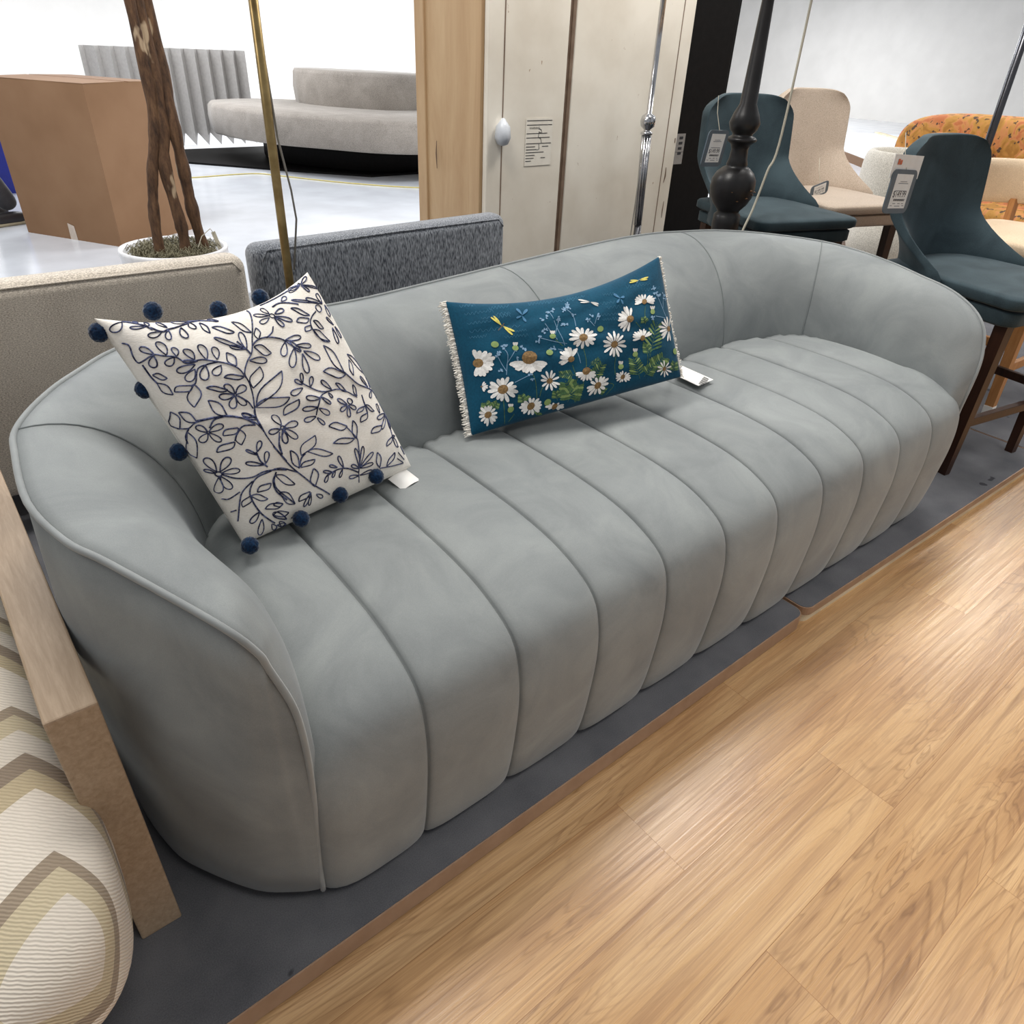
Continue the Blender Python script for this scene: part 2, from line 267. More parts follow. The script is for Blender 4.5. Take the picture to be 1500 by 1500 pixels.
# ------------------------------------------------------------------ mesh helpers
def mesh(name, V, F, mats, parent=None, smooth=True, mi=None, recalc=True):
    me = bpy.data.meshes.new(name); me.from_pydata([tuple(map(float, v)) for v in V], [], F); me.update()
    if recalc:
        bm = bmesh.new(); bm.from_mesh(me); bmesh.ops.recalc_face_normals(bm, faces=bm.faces); bm.to_mesh(me); bm.free()
    for m in (mats if isinstance(mats, (list, tuple)) else [mats]): me.materials.append(m)
    if smooth: me.polygons.foreach_set('use_smooth', [True]*len(me.polygons))
    if mi is not None: me.polygons.foreach_set('material_index', mi)
    o = bpy.data.objects.new(name, me); COL.objects.link(o)
    if parent: o.parent = parent
    return o
class B:
    """collects shapes that belong to ONE part"""
    def __init__(s): s.V = []; s.F = []; s.MI = []
    def add(s, V, F, mi=0):
        k = len(s.V); s.V += [tuple(map(float, v)) for v in V]; s.F += [tuple(i+k for i in f) for f in F]; s.MI += [mi]*len(F); return s
    def box(s, c, d, bev=0, mi=0, rot=None, seg=2):
        bm = bmesh.new(); bmesh.ops.create_cube(bm, size=1)
        for v in bm.verts: v.co = Vector((v.co.x*d[0], v.co.y*d[1], v.co.z*d[2]))
        if bev: bmesh.ops.bevel(bm, geom=bm.edges[:], offset=bev, segments=seg, affect='EDGES', profile=.5)
        if rot is not None: bmesh.ops.transform(bm, matrix=Matrix.Rotation(rot[0], 4, rot[1]), verts=bm.verts)
        bm.verts.index_update()
        V = [v.co+Vector(c) for v in bm.verts]; F = [tuple(v.index for v in f.verts) for f in bm.faces]; bm.free()
        return s.add(V, F, mi)
    def tube(s, pts, r, n=8, mi=0, cap=True, sq=None):
        pts = [Vector(p) for p in pts]; V = []; F = []
        up = Vector((0, 0, 1)); m = len(pts)
        prev = None
        for i, p in enumerate(pts):
            t = (pts[min(i+1, m-1)]-pts[max(i-1, 0)]).normalized()
            if prev is None:
                a = t.cross(up)
                if a.length < .1: a = t.cross(Vector((1, 0, 0)))
            else: a = prev - t*prev.dot(t)
            a.normalize(); prev = a; b = t.cross(a)
            rr = r[i] if isinstance(r, (list, tuple)) else r
            for k in range(n):
                an = 2*math.pi*k/n; V.append(p+(a*math.cos(an)+b*math.sin(an))*rr)
        for i in range(m-1):
            for k in range(n): F.append((i*n+k, i*n+(k+1) % n, (i+1)*n+(k+1) % n, (i+1)*n+k))
        if cap: F.append(tuple(range(n-1, -1, -1))); F.append(tuple(range((m-1)*n, m*n)))
        return s.add(V, F, mi)
    def lathe(s, c, prof, n=32, mi=0):
        V = []; F = []
        for (r, z) in prof:
            for k in range(n):
                a = 2*math.pi*k/n; V.append((c[0]+r*math.cos(a), c[1]+r*math.sin(a), c[2]+z))
        for i in range(len(prof)-1):
            for k in range(n): F.append((i*n+k, i*n+(k+1) % n, (i+1)*n+(k+1) % n, (i+1)*n+k))
        F.append(tuple(range(n-1, -1, -1))); F.append(tuple(range((len(prof)-1)*n, len(prof)*n)))
        return s.add(V, F, mi)
    def post(s, p0, p1, a0, b0, a1=None, b1=None, mi=0):
        """square-section leg from p0 (top) to p1 (foot), sections a x b"""
        a1 = a0 if a1 is None else a1; b1 = b0 if b1 is None else b1; V = []
        for p, a, b in ((p0, a0, b0), (p1, a1, b1)):
            for x, y in ((-1, -1), (1, -1), (1, 1), (-1, 1)): V.append((p[0]+x*a/2, p[1]+y*b/2, p[2]))
        return s.add(V, [(3, 2, 1, 0), (4, 5, 6, 7), (0, 1, 5, 4), (1, 2, 6, 5), (2, 3, 7, 6), (3, 0, 4, 7)], mi)
    def grid(s, fn, nu, nv, mi=0, closeu=False):
        V = [fn(i/(nu-1) if not closeu else i/nu, j/(nv-1)) for i in range(nu) for j in range(nv)]
        F = []
        for i in range(nu if closeu else nu-1):
            i2 = (i+1) % nu
            for j in range(nv-1): F.append((i*nv+j, i2*nv+j, i2*nv+j+1, i*nv+j+1))
        return s.add(V, F, mi)
    def done(s, name, mats, parent=None, smooth=False, recalc=True):
        return mesh(name, s.V, s.F, mats, parent, smooth, s.MI if isinstance(mats, (list, tuple)) and len(mats) > 1 else None, recalc)
def empty(name, loc=(0, 0, 0), rz=0):
    o = bpy.data.objects.new(name, None); COL.objects.link(o); o.location = loc; o.rotation_euler = (0, 0, rz); o.empty_display_size = .1; return o
def tag(o, label, cat, group=None):
    o['label'] = label; o['category'] = cat
    if group: o['group'] = group
    return o
def struct(o): o['kind'] = 'structure'; return o
def local(root, *objs):
    """parts were modelled in world space: keep them there under an offset root"""
    bpy.context.view_layer.update()
    for c in root.children: c.matrix_parent_inverse = root.matrix_world.inverted()
def cr(P, n):
    """Catmull-Rom through P, n samples per span; returns list"""
    P = np.array(P, float); m = len(P); out = []
    for i in range(m-1):
        p0 = P[i-1] if i else 2*P[0]-P[1]; p1 = P[i]; p2 = P[i+1]; p3 = P[i+2] if i+2 < m else 2*P[-1]-P[-2]
        for k in range(n):
            t = k/n
            out.append(.5*((2*p1)+(-p0+p2)*t+(2*p0-5*p1+4*p2-p3)*t*t+(-p0+3*p1-3*p2+p3)*t**3))
    out.append(P[-1]); return out
def rbox(name, c, d, bev, mat, parent=None, seg=4, rot=None):
    return B().box(c, d, bev, 0, rot, seg).done(name, mat, parent, True)
def textmesh(txt, size, o, ax, ay, mat, parent, name='lettering', off=.0006):
    """flat lettering: o = left baseline point, ax / ay = unit directions"""
    cu = bpy.data.curves.new('t', 'FONT'); cu.body = txt; cu.size = size; ob = bpy.data.objects.new('t', cu); COL.objects.link(ob)
    bpy.context.view_layer.update(); me0 = ob.evaluated_get(bpy.context.evaluated_depsgraph_get()).to_mesh()
    ax = Vector(ax).normalized(); ay = Vector(ay).normalized(); n = ax.cross(ay)
    V = [Vector(o)+ax*v.co.x+ay*v.co.y+n*off for v in me0.vertices]; F = [tuple(p.vertices) for p in me0.polygons]
    r = mesh(name, V, F, mat, parent, False, recalc=False); bpy.data.objects.remove(ob, do_unlink=True); return r
# ================================================================== SETTING
def slab(name, x0, x1, y0, y1, z0, z1, mat):
    return struct(B().box(((x0+x1)/2, (y0+y1)/2, (z0+z1)/2), (x1-x0, y1-y0, z1-z0)).done(name, mat))
FZ = .057      # shop floor level
slab('floor', -6, 22, -6, 3.3, -.1, FZ, M['woodfloor'])
slab('floor_white', -6, 22, 3.3, 18, -.1, FZ, M['whitefloor'])
slab('wall_back', -6, 22, 17.9, 18, 0, 3.2, M['wall'])
slab('wall_right', 21.9, 22, -6, 17.9, 0, 3.2, M['wall'])

# display platforms: carpet deck, laminate rim, recessed plinth under the second one
def platform(x0, x1, y0, y1, lab, rz=0, plinth=False, z=.11):
    r = empty('display_platform', (x0, y0, 0)); bh = .026 if plinth else .046; r.rotation_euler[2] = rz
    L, D = x1-x0, y1-y0
    n = 6; R = .03
    def outline(i, o):
        V = []
        for cx, cy, a0 in ((R, R, 180), (L-R, R, 270), (L-R, D-R, 0), (R, D-R, 90)):
            for k in range(n+1):
                a = math.radians(a0+90*k/n); V.append((cx+(R-o)*math.cos(a), cy+(R-o)*math.sin(a), i))
        return V
    def prism(zs, o, name, mat, capo=0):
        b = B(); V = outline(zs[0], o)+outline(zs[1], o); m = len(V)//2
        F = [(i, (i+1) % m, m+(i+1) % m, m+i) for i in range(m)]+[tuple(range(m-1, -1, -1)), tuple(range(m, 2*m))]
        b.add(V, F); return b.done(name, mat, r)
    prism((z-bh, z-.0015), 0, 'edge_band', M['edge'])
    prism((z-.02, z), .003, 'carpet_top', M['carpet'])
    prism((FZ, z-bh), .006 if plinth else .03, 'plinth', M['kick'] if plinth else M['blackcase'])  # first platform's plinth is black: shadow of the recess put into its colour
    return tag(r, lab, 'platform', 'low carpeted display platforms')
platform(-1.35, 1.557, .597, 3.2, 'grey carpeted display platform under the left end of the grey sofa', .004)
platform(1.566, 3.135, .610, 3.2, 'grey carpeted display platform under the right end of the grey sofa, cream plinth below', -.022, True)
platform(3.142, 5.2, .575, 3.2, 'grey carpeted display platform at the far right under the dark stool legs', -.022, True)

# ================================================================== GREY CHANNELLED SOFA
sofa = empty('velvet_sofa', (1.2565, 1.1, .11))
tag(sofa, 'long grey suede sofa with curved wraparound back and vertical channelled seat', 'sofa')
s_ = .857
def cv(p): return np.array((p[0]*s_, p[1]*s_, (p[2]-.1)*s_+.135))
# stations: rim (piping) P, outer foot B, inner crease J   (back-projected from image pixels, converted to metres by cv)
ST = [
 ((.243, .800, .105), (.243, .800, .10), (.262, .815, .12)),
 ((.243, .790, .24), (.243, .800, .10), (.262, .805, .25)),
 ((.245, .770, .40), (.243, .800, .10), (.265, .79, .40)),
 ((.243, .755, .55), (.241, .800, .10), (.268, .79, .50)),
 ((.236, .755, .66), (.238, .800, .10), (.275, .82, .55)),
 ((.215, .768, .745), (.230, .802, .10), (.285, .87, .56)),
 ((.203, .770, .785), (.200, .82, .10), (.29, .93, .56)),
 ((.168, .803, .832), (.14, .87, .10), (.29, 1.00, .56)),
 ((.085, .968, .868), (.075, .97, .10), (.28, 1.09, .56)),
 ((.048, 1.048, .876), (.04, 1.05, .10), (.275, 1.17, .56)),
 ((.024, 1.17, .888), (.02, 1.19, .10), (.275, 1.25, .56)),
 ((.036, 1.335, .897), (.03, 1.33, .10), (.29, 1.32, .56)),
 ((.052, 1.42, .90), (.06, 1.42, .10), (.31, 1.36, .56)),     # 12: left seam
 ((.108, 1.53, .90), (.12, 1.52, .10), (.36, 1.41, .56)),
 ((.190, 1.635, .90), (.20, 1.61, .10), (.43, 1.44, .56)),
 ((.334, 1.755, .90), (.34, 1.71, .10), (.53, 1.455, .56)),
 ((.600, 1.785, .90), (.60, 1.74, .10), (.74, 1.455, .56)),
 ((.912, 1.785, .90), (.91, 1.75, .10), (1.0, 1.455, .56)),
 ((1.159, 1.822, .90), (1.16, 1.77, .10), (1.2, 1.46, .56)),
 ((1.478, 1.864, .904), (1.48, 1.80, .10), (1.44, 1.465, .56)),   # 19: back seam
 ((1.807, 1.899, .91), (1.81, 1.83, .10), (1.75, 1.475, .56)),
 ((2.078, 1.915, .916), (2.08, 1.84, .10), (2.0, 1.485, .56)),
 ((2.260, 1.902, .92), (2.28, 1.83, .10), (2.16, 1.49, .56)),
 ((2.385, 1.872, .92), (2.38, 1.81, .10), (2.26, 1.49, .56)),     # 23: seam
 ((2.544, 1.814, .92), (2.53, 1.76, .10), (2.40, 1.475, .56)),
 ((2.706, 1.702, .913), (2.69, 1.67, .10), (2.52, 1.44, .56)),
 ((2.855, 1.533, .90), (2.84, 1.52, .10), (2.605, 1.38, .56)),    # 26: right seam
 ((2.905, 1.390, .885), (2.90, 1.37, .10), (2.645, 1.30, .56)),
 ((2.895, 1.25, .872), (2.90, 1.22, .10), (2.66, 1.22, .56)),
 ((2.862, 1.13, .86), (2.87, 1.08, .10), (2.665, 1.15, .56)),
 ((2.82, .99, .845), (2.83, .98, .10), (2.66, 1.07, .56)),
 ((2.785, .885, .81), (2.79, .89, .10), (2.655, .99, .56)),
 ((2.757, .825, .763), (2.75, .84, .10), (2.65, .92, .56)),
 ((2.735, .795, .70), (2.72, .815, .10), (2.645, .87, .56)),
 ((2.715, .782, .65), (2.70, .805, .10), (2.64, .84, .54)),
 ((2.700, .778, .59), (2.69, .80, .10), (2.635, .81, .52)),
 ((2.690, .780, .49), (2.688, .80, .10), (2.64, .80, .45)),
 ((2.687, .788, .30), (2.688, .80, .10), (2.65, .80, .30)),
 ((2.687, .800, .105), (2.688, .80, .10), (2.66, .81, .12))]
SUB = 5
Pc = cr([cv(s[0]) for s in ST], SUB); Bc = cr([cv(s[1]) for s in ST], SUB); Jc = cr([cv(s[2]) for s in ST], SUB)
ctr = np.array((1.2565, .95))
def ring(i):
    P, Bt, J = Pc[i], Bc[i], Jc[i]
    pts = []
    f = P[2]-Bt[2]
    # outer skin, foot tucked slightly under, soft outward belly
    out = P[:2]-J[:2]; L = np.linalg.norm(out); out = out/(L+1e-6)
    amt = min(1, L/.12)
    tuck = Bt.copy(); tuck[:2] -= out*.02*amt; pts.append(tuck)
    for k in range(0, 9):
        t = k/8; q = Bt*(1-t)+P*t
        q[:2] += out*amt*.012*math.sin(math.pi*t); q[2] = Bt[2]+.012+(f-.012)*t if f > .05 else q[2]
        if k == 8: q = P.copy()
        pts.append(q)
    # padded roll from the piping to the crease
    h = P[2]-J[2]
    c1 = P.copy(); c1[:2] -= out*L*.58; c1[2] += .022*amt
    c2 = J.copy(); c2[2] += max(h, 0)*.62; c2[:2] += out*.002*amt
    for k in range(1, 19):
        t = k/18; q = P*(1-t)**3+3*c1*t*(1-t)**2+3*c2*t*t*(1-t)+J*t**3
        pts.append(q)
    q = J.copy(); q[2] -= .06*amt; pts.append(q)
    return pts
RG = [ring(i) for i in range(len(Pc))]
nr = len(RG[0]); V = [p for r in RG for p in r]
F = [(i*nr+j, (i+1)*nr+j, (i+1)*nr+j+1, i*nr+j+1) for i in range(len(RG)-1) for j in range(nr-1)]
shell = mesh('wraparound_back', V, F, M['suede'], sofa)
B().tube([p for p in Pc], .0048, 8).done('piping', M['pipe'], shell, True)
for st in (12, 19, 23, 26):
    i = st*SUB
    pts = [np.array(RG[i][k]) for k in range(9, 28)]
    nrm = []
    B().tube([p+np.array((ctr[0]-p[0], ctr[1]-p[1], .3))*.0015 for p in pts], .0016, 6).done('panel_seam', M['seam'], shell, True)
# seat: eleven channels
prof = cr([(.90, .092), (.83, .094), (.792, .10), (.775, .16), (.763, .27), (.757, .38), (.765, .465), (.786, .520), (.835, .557), (.93, .588), (1.07, .603), (1.25, .606), (1.42, .603), (1.56, .595)], 5)
prof = [np.array((0, q[0]*s_, (q[1]-.1)*s_+.135)) for q in prof]
pn = []
for i in range(len(prof)):
    t = prof[min(i+1, len(prof)-1)]-prof[max(i-1, 0)]; n = np.array((0, -t[2], t[1])); pn.append(n/np.linalg.norm(n))
X0, PW = .210, .1903; X1 = X0+11*PW
Jw = np.array([j[:2] for j in Jc[8*SUB:31*SUB]])
V = []; F = []; T = [-1, -.975, -.95, -.9, -.8, -.65, -.45, -.2, 0, .2, .45, .65, .8, .9, .95, .975, 1]
xs = []
for k in range(11):
    for ti, t in enumerate(T):
        if ti == 0 and k: continue
        xs.append((X0+PW*(k+(t+1)/2), .012*(1-min(1, abs(t)/.975)**4)**.5-.011*(abs(t) > .99), k, t))
for (x, b, k, t) in xs:
    for i, p in enumerate(prof):
        wob = 1+.10*math.sin(k*2.1+i*.13)
        q = p+pn[i]*(b*wob*min(1, i/9)); q[0] = x
        if i > 34:
            d = np.min(np.hypot(Jw[:, 0]-x, Jw[:, 1]-q[1])); q[2] -= .014*math.exp(-d/.02)
        if k in (0, 10) and i > 4:     # the end channels turn in to meet the arms
            e = (-t if k == 0 else t)
            if e > 0: fz = min(1, max(0, (i-20)/16)); q[1] += .016*e**3*(1-fz); q[2] -= (.045 if k == 0 else .016)*e**(2.5 if k == 0 else 4)*fz*fz*(3-2*fz)
        V.append(q)
m = len(prof)
F = [(i*m+j, (i+1)*m+j, (i+1)*m+j+1, i*m+j+1) for i in range(len(xs)-1) for j in range(m-1)]
F += [tuple(range(m)), tuple(range((len(xs)-1)*m, len(xs)*m))]
seat = mesh('channelled_seat', V, F, M['suede'], sofa)
for (x, y) in ((.36, .80), (2.22, .80), (.36, 1.42), (2.15, 1.45), (1.26, .80), (1.26, 1.45)):
    B().post((x, y, .14), (x, y, .11), .05, .05, .04, .04).done('foot', M['blackcase'], sofa)
local(sofa)

# ================================================================== PILLOWS
def surf(K, u, v):
    c, T_, (pt, pr, pb, pl), ex = K
    uu = u-(pr*(1+u)/2-pl*(1-u)/2)*(1-v*v); vv = v-(pt*(1+v)/2-pb*(1-v)/2)*(1-u*u)
    a = (uu+1)/2; b = (vv+1)/2; TL, TR, BR, BL = c
    P = (1-a)*b*TL+a*b*TR+a*(1-b)*BR+(1-a)*(1-b)*BL
    n = np.cross(TR-TL, BL-TL); n = n/np.linalg.norm(n)
    if n[1] > 0: n = -n
    return P, n, T_*max(0., 1-u*u)**ex*max(0., 1-v*v)**ex
def wr(u, v):       # small wrinkles gathering at the seams
    e = max(abs(u), abs(v)); return .0035*math.sin(9*u+3*math.sin(5*v))*math.sin(7*v+1.3)*min(1, (1-e)*3)
def front(K, u, v, lift=0.):
    P, n, h = surf(K, u, v); return P+n*(h+wr(u, v)*min(1, h/.02)+lift)
def pillow_body(K, name, mat, parent, n=44):
    g = [math.sin(math.pi/2*(2*i/n-1))*.999999 for i in range(n+1)]; V = []; F = []
    for side in (1, -1):
        for u in g:
            for v in g:
                P, nn, h = surf(K, u, v); h2 = h+wr(u, v)*min(1, h/.02)
                V.append(P+nn*(h2 if side > 0 else -h*.9-.0002))
    m = n+1
    for s in (0, 1):
        o = s*m*m
        for i in range(n):
            for j in range(n): F.append((o+i*m+j, o+(i+1)*m+j, o+(i+1)*m+j+1, o+i*m+j+1))
    o = mesh(name, V, F, mat, parent)
    return o
A3 = lambda l: [np.array(p, float) for p in l]
KF = (A3([(.194, 1.243, .959), (.574, 1.300, .966), (.680, 1.132, .592), (.300, 1.075, .585)]), .078, (.20, .03, .0, .03), .42)
KL = (A3([(.914, 1.343, .847), (1.476, 1.212, .907), (1.433, 1.049, .650), (.870, 1.180, .590)]), .062, (.30, .02, .0, .02), .42)
EMB=[('S',-0.848,0.981,-0.806,0.979,-0.729,0.954,-0.7,0.908),  # embroidery and print tables: traced in image pixels, stored as pillow coordinates
('T',-0.848,0.981,-0.972,0.881,15.9),
('T',-0.739,0.985,-0.771,0.985,6.8),
('T',-0.722,0.942,-0.838,0.92,9.1),
('T',-0.706,0.942,-0.687,0.985,9.1),
('S',-0.7,0.931,-0.649,0.891,-0.585,0.913,-0.523,0.928,-0.417,0.959,-0.299,0.985,-0.152,0.948),
('T',-0.649,0.891,-0.766,0.843,13.6),
('T',-0.58,0.93,-0.614,0.985,11.3),
('T',-0.59,0.907,-0.653,0.815,12.5),
('T',-0.379,0.978,-0.497,0.985,11.3),
('T',-0.482,0.925,-0.523,0.823,17.0),
('T',-0.372,0.977,-0.401,0.905,15.9),
('T',-0.267,0.985,-0.376,0.985,5.7),
('L',-0.308,0.959,-0.314,0.845,10.2),
('L',-0.208,0.985,-0.152,0.948,6.8),
('L',-0.259,0.897,-0.121,0.818,13.6),
('S',-0.93,0.63,-0.832,0.682,-0.78,0.67,-0.704,0.655,-0.654,0.604,-0.528,0.616,-0.434,0.581,-0.365,0.542,-0.315,0.482,-0.306,0.402),
('T',-0.829,0.687,-0.88,0.748,18.1),
('T',-0.838,0.673,-0.896,0.578,14.7),
('T',-0.753,0.678,-0.731,0.796,19.3),
('T',-0.691,0.664,-0.66,0.741,13.6),
('T',-0.712,0.655,-0.802,0.586,15.9),
('T',-0.584,0.623,-0.592,0.72,20.4),
('T',-0.496,0.612,-0.46,0.75,19.3),
('T',-0.421,0.601,-0.37,0.715,17.0),
('T',-0.567,0.61,-0.674,0.611,9.1),
('T',-0.601,0.583,-0.759,0.527,17.0),
('T',-0.624,0.543,-0.739,0.443,18.1),
('T',-0.535,0.564,-0.626,0.438,18.1),
('T',-0.428,0.547,-0.531,0.467,18.1),
('L',-0.323,0.517,-0.314,0.649,15.9),
('L',-0.317,0.415,-0.477,0.436,11.3),
('S',-0.434,0.581,-0.52,0.572,-0.608,0.541,-0.691,0.427,-0.737,0.402),
('L',-0.73,0.401,-0.869,0.363,14.7),
('L',-0.71,0.408,-0.815,0.22,18.1),
('S',-0.965,0.786,-0.938,0.765,-0.959,0.68,-0.959,0.623,-0.93,0.63),
('S',-0.944,0.602,-0.945,0.506,-0.935,0.446),
('L',-0.929,0.514,-0.855,0.481,11.3),
('L',-0.935,0.446,-0.89,0.342,13.6),
('T',-0.476,0.278,-0.499,0.375,18.1),
('T',-0.469,0.276,-0.356,0.335,18.1),
('T',-0.474,0.268,-0.444,0.168,18.1),
('T',-0.479,0.268,-0.561,0.162,18.1),
('T',-0.481,0.273,-0.6,0.271,18.1),
('L',-0.507,0.323,-0.649,0.369,10.2),
('S',-0.46,0.259,-0.41,0.193,-0.4,0.124),
('L',-0.638,0.103,-0.692,0.261,20.4),
('S',-0.853,0.105,-0.688,0.108,-0.534,0.058,-0.476,-0.011),
('L',-0.858,0.095,-0.927,0.194,15.9),
('T',-0.428,0.021,-0.516,0.092,13.6),
('S',0.17,0.985,0.153,0.944,0.091,0.859,-0.025,0.722,-0.118,0.607,-0.208,0.537,-0.29,0.443,-0.303,0.357,-0.335,0.253,-0.387,0.121,-0.434,0.011,-0.432,-0.079),
('L',0.014,0.783,-0.066,0.918,13.6),
('T',-0.143,0.647,-0.316,0.798,13.6),
('T',-0.146,0.636,-0.076,0.807,17.0),
('T',-0.152,0.649,-0.25,0.699,12.5),
('S',-0.165,0.733,-0.143,0.647,-0.139,0.6),
('T',0.28,0.875,0.167,0.924,11.3),
('T',0.297,0.886,0.28,0.957,13.6),
('T',0.341,0.867,0.447,0.874,13.6),
('T',0.325,0.847,0.442,0.753,13.6),
('T',0.308,0.838,0.324,0.739,13.6),
('T',0.27,0.858,0.155,0.837,13.6),
('O',0.306,0.863,0,0,4.3),
('S',0.234,0.772,0.184,0.729,0.098,0.698),
('S',-0.072,0.664,0.007,0.701,0.101,0.703,0.186,0.669,0.241,0.627,0.28,0.542,0.316,0.483),
('L',0.024,0.708,0.084,0.811,11.3),
('L',-0.065,0.651,0.052,0.559,20.4),
('T',-0.184,0.542,-0.028,0.513,20.4),
('T',0.251,0.623,0.407,0.601,15.9),
('T',0.298,0.548,0.454,0.489,14.7),
('T',0.338,0.475,0.472,0.354,22.7),
('T',0.312,0.461,0.248,0.285,20.4),
('T',0.273,0.533,0.133,0.383,20.4),
('T',0.244,0.614,0.13,0.5,18.1),
('T',0.283,0.612,0.301,0.482,13.6),
('T',0.898,0.729,0.748,0.849,13.6),
('T',0.898,0.729,0.91,0.825,15.9),
('T',0.925,0.707,0.907,0.603,13.6),
('T',0.845,0.763,0.596,0.906,6.8),
('O',0.813,0.72,0,0,7),
('S',0.756,0.717,0.673,0.701,0.605,0.661,0.582,0.577,0.617,0.505,0.699,0.437),
('L',0.657,0.72,0.52,0.853,10.2),
('L',0.626,0.699,0.477,0.727,13.6),
('L',0.594,0.642,0.492,0.62,11.3),
('L',0.652,0.664,0.727,0.557,11.3),
('L',0.586,0.599,0.706,0.435,15.9),
('T',0.82,0.966,0.937,0.982,9.1),
('T',0.809,0.97,0.807,0.985,6.8),
('T',0.812,0.96,0.845,0.878,9.1),
('T',0.804,0.967,0.673,0.985,9.1),
('T',0.816,0.961,0.985,0.843,5.7),
('T',0.803,0.965,0.653,0.971,9.1),
('S',0.379,0.931,0.478,0.932,0.608,0.862,0.62,0.844),
('T',0.502,0.94,0.581,0.954,11.3),
('S',0.314,0.985,0.512,0.985,0.662,0.985),
('T',0.88,0.529,0.843,0.617,9.1),
('T',0.883,0.511,0.879,0.4,10.2),
('T',0.837,0.518,0.785,0.38,13.6),
('L',0.64,0.149,0.604,0.436,20.4),
('L',0.646,0.123,0.419,0.24,20.4),
('L',0.742,0.074,0.812,0.21,13.6),
('L',0.985,0.004,0.829,0.255,15.9),
('S',0.64,0.149,0.673,0.089,0.753,-0.023,0.905,-0.126,0.985,-0.207),
('T',0.882,-0.094,0.836,0.027,11.3),
('T',0.921,-0.119,0.985,-0.02,6.8),
('T',0.919,-0.142,0.821,-0.185,11.3),
('T',0.985,-0.19,0.985,-0.248,9.1),
('S',0.145,0.216,0.19,0.165,0.256,0.1,0.345,0.062,0.469,0.039,0.559,-0.019,0.648,-0.113),
('T',0.139,0.206,0.092,0.268,12.5),
('T',0.145,0.216,0.189,0.306,10.2),
('T',0.201,0.161,0.272,0.241,12.5),
('T',0.12,0.178,-0.026,0.155,17.0),
('T',0.407,0.062,0.345,0.174,13.6),
('T',0.225,0.035,0.089,0.083,17.0),
('T',0.153,-0.034,0.002,-0.005,14.7),
('T',0.093,-0.108,-0.036,-0.11,14.7),
('T',0.098,-0.121,0.129,-0.204,11.3),
('T',0.158,-0.047,0.234,-0.135,17.0),
('T',0.243,0.04,0.296,-0.05,11.3),
('T',0.35,0.048,0.356,-0.007,9.1),
('S',0.345,0.062,0.249,0.05,0.159,-0.024,0.099,-0.098),
('L',0.559,-0.019,0.483,0.098,9.1),
('L',0.655,-0.104,0.675,0.006,9.1),
('T',0.476,-0.127,0.401,-0.042,13.6),
('T',0.486,-0.137,0.56,-0.199,13.6),
('T',0.477,-0.138,0.429,-0.239,13.6),
('T',0.472,-0.133,0.365,-0.148,13.6),
('O',0.531,-0.11,0,0,6),
('S',0.724,-0.119,0.698,-0.192,0.674,-0.291),
('L',0.698,-0.216,0.774,-0.311,9.1),
('L',0.675,-0.219,0.538,-0.239,9.1),
('L',0.674,-0.291,0.538,-0.336,13.6),
('T',0.84,-0.359,0.874,-0.269,11.3),
('T',0.953,-0.396,0.761,-0.385,13.6),
('T',0.96,-0.388,0.985,-0.294,6.8),
('T',0.96,-0.4,0.985,-0.519,13.6),
('T',0.965,-0.402,0.755,-0.493,13.6),
('T',0.967,-0.403,0.907,-0.548,11.3),
('L',-0.302,0.301,-0.125,0.471,20.4),
('L',-0.363,0.137,0.027,0.381,24.9),
('L',-0.377,0.13,-0.056,0.136,22.7),
('L',-0.186,-0.003,0.015,0.095,18.1),
('S',-0.985,0.064,-0.93,0.054,-0.861,0.093,-0.711,0.108,-0.649,0.11,-0.556,0.075,-0.462,-0.001,-0.431,-0.108),
('L',-0.977,0.061,-0.967,0.207,12.0),
('S',-0.658,0.107,-0.742,0.092,-0.802,0.031),
('S',-0.93,0.054,-0.971,-0.003,-0.985,-0.068),
('L',-0.953,0.028,-0.985,-0.195,12.0),
('T',-0.829,-0.002,-0.875,0.064,15.9),
('T',-0.822,-0.003,-0.706,0.038,15.9),
('T',-0.831,-0.008,-0.914,-0.075,15.9),
('T',-0.825,-0.008,-0.785,-0.097,15.9),
('S',-0.471,-0.018,-0.565,-0.004,-0.628,-0.046,-0.685,-0.117),
('L',-0.61,-0.012,-0.741,-0.052,14.0),
('L',-0.605,-0.033,-0.656,-0.162,15.9),
('L',-0.689,-0.125,-0.855,-0.181,14.0),
('S',-0.373,0.142,-0.415,0.084,-0.431,-0.009,-0.432,-0.127,-0.412,-0.283,-0.378,-0.406),
('T',-0.426,0.048,-0.517,0.099,12.0),
('T',-0.265,-0.081,-0.274,0.026,19.9),
('T',-0.292,-0.11,-0.399,-0.117,15.9),
('T',-0.272,-0.137,-0.307,-0.246,15.9),
('O',-0.262,-0.108,0,0,4.5),
('S',-0.325,-0.17,-0.378,-0.253,-0.389,-0.331),
('S',-0.583,-0.25,-0.591,-0.336,-0.563,-0.404),
('T',-0.576,-0.252,-0.501,-0.166,12.0),
('T',-0.588,-0.278,-0.648,-0.212,7.0),
('T',-0.566,-0.373,-0.497,-0.271,13.0),
('T',-0.585,-0.377,-0.702,-0.322,12.0),
('T',-0.925,-0.337,-0.941,-0.208,17.9),
('T',-0.903,-0.342,-0.794,-0.243,17.9),
('T',-0.902,-0.361,-0.772,-0.368,15.9),
('T',-0.92,-0.384,-0.903,-0.507,17.9),
('T',-0.933,-0.386,-0.983,-0.517,15.9),
('T',-0.937,-0.349,-0.985,-0.301,8.0),
('O',-0.922,-0.36,0,0,4.3),
('S',-0.902,-0.376,-0.825,-0.432,-0.717,-0.457,-0.614,-0.437,-0.513,-0.451,-0.416,-0.485),
('S',-0.546,-0.445,-0.678,-0.465,-0.757,-0.526,-0.798,-0.609,-0.79,-0.76,-0.752,-0.846,-0.699,-0.92),
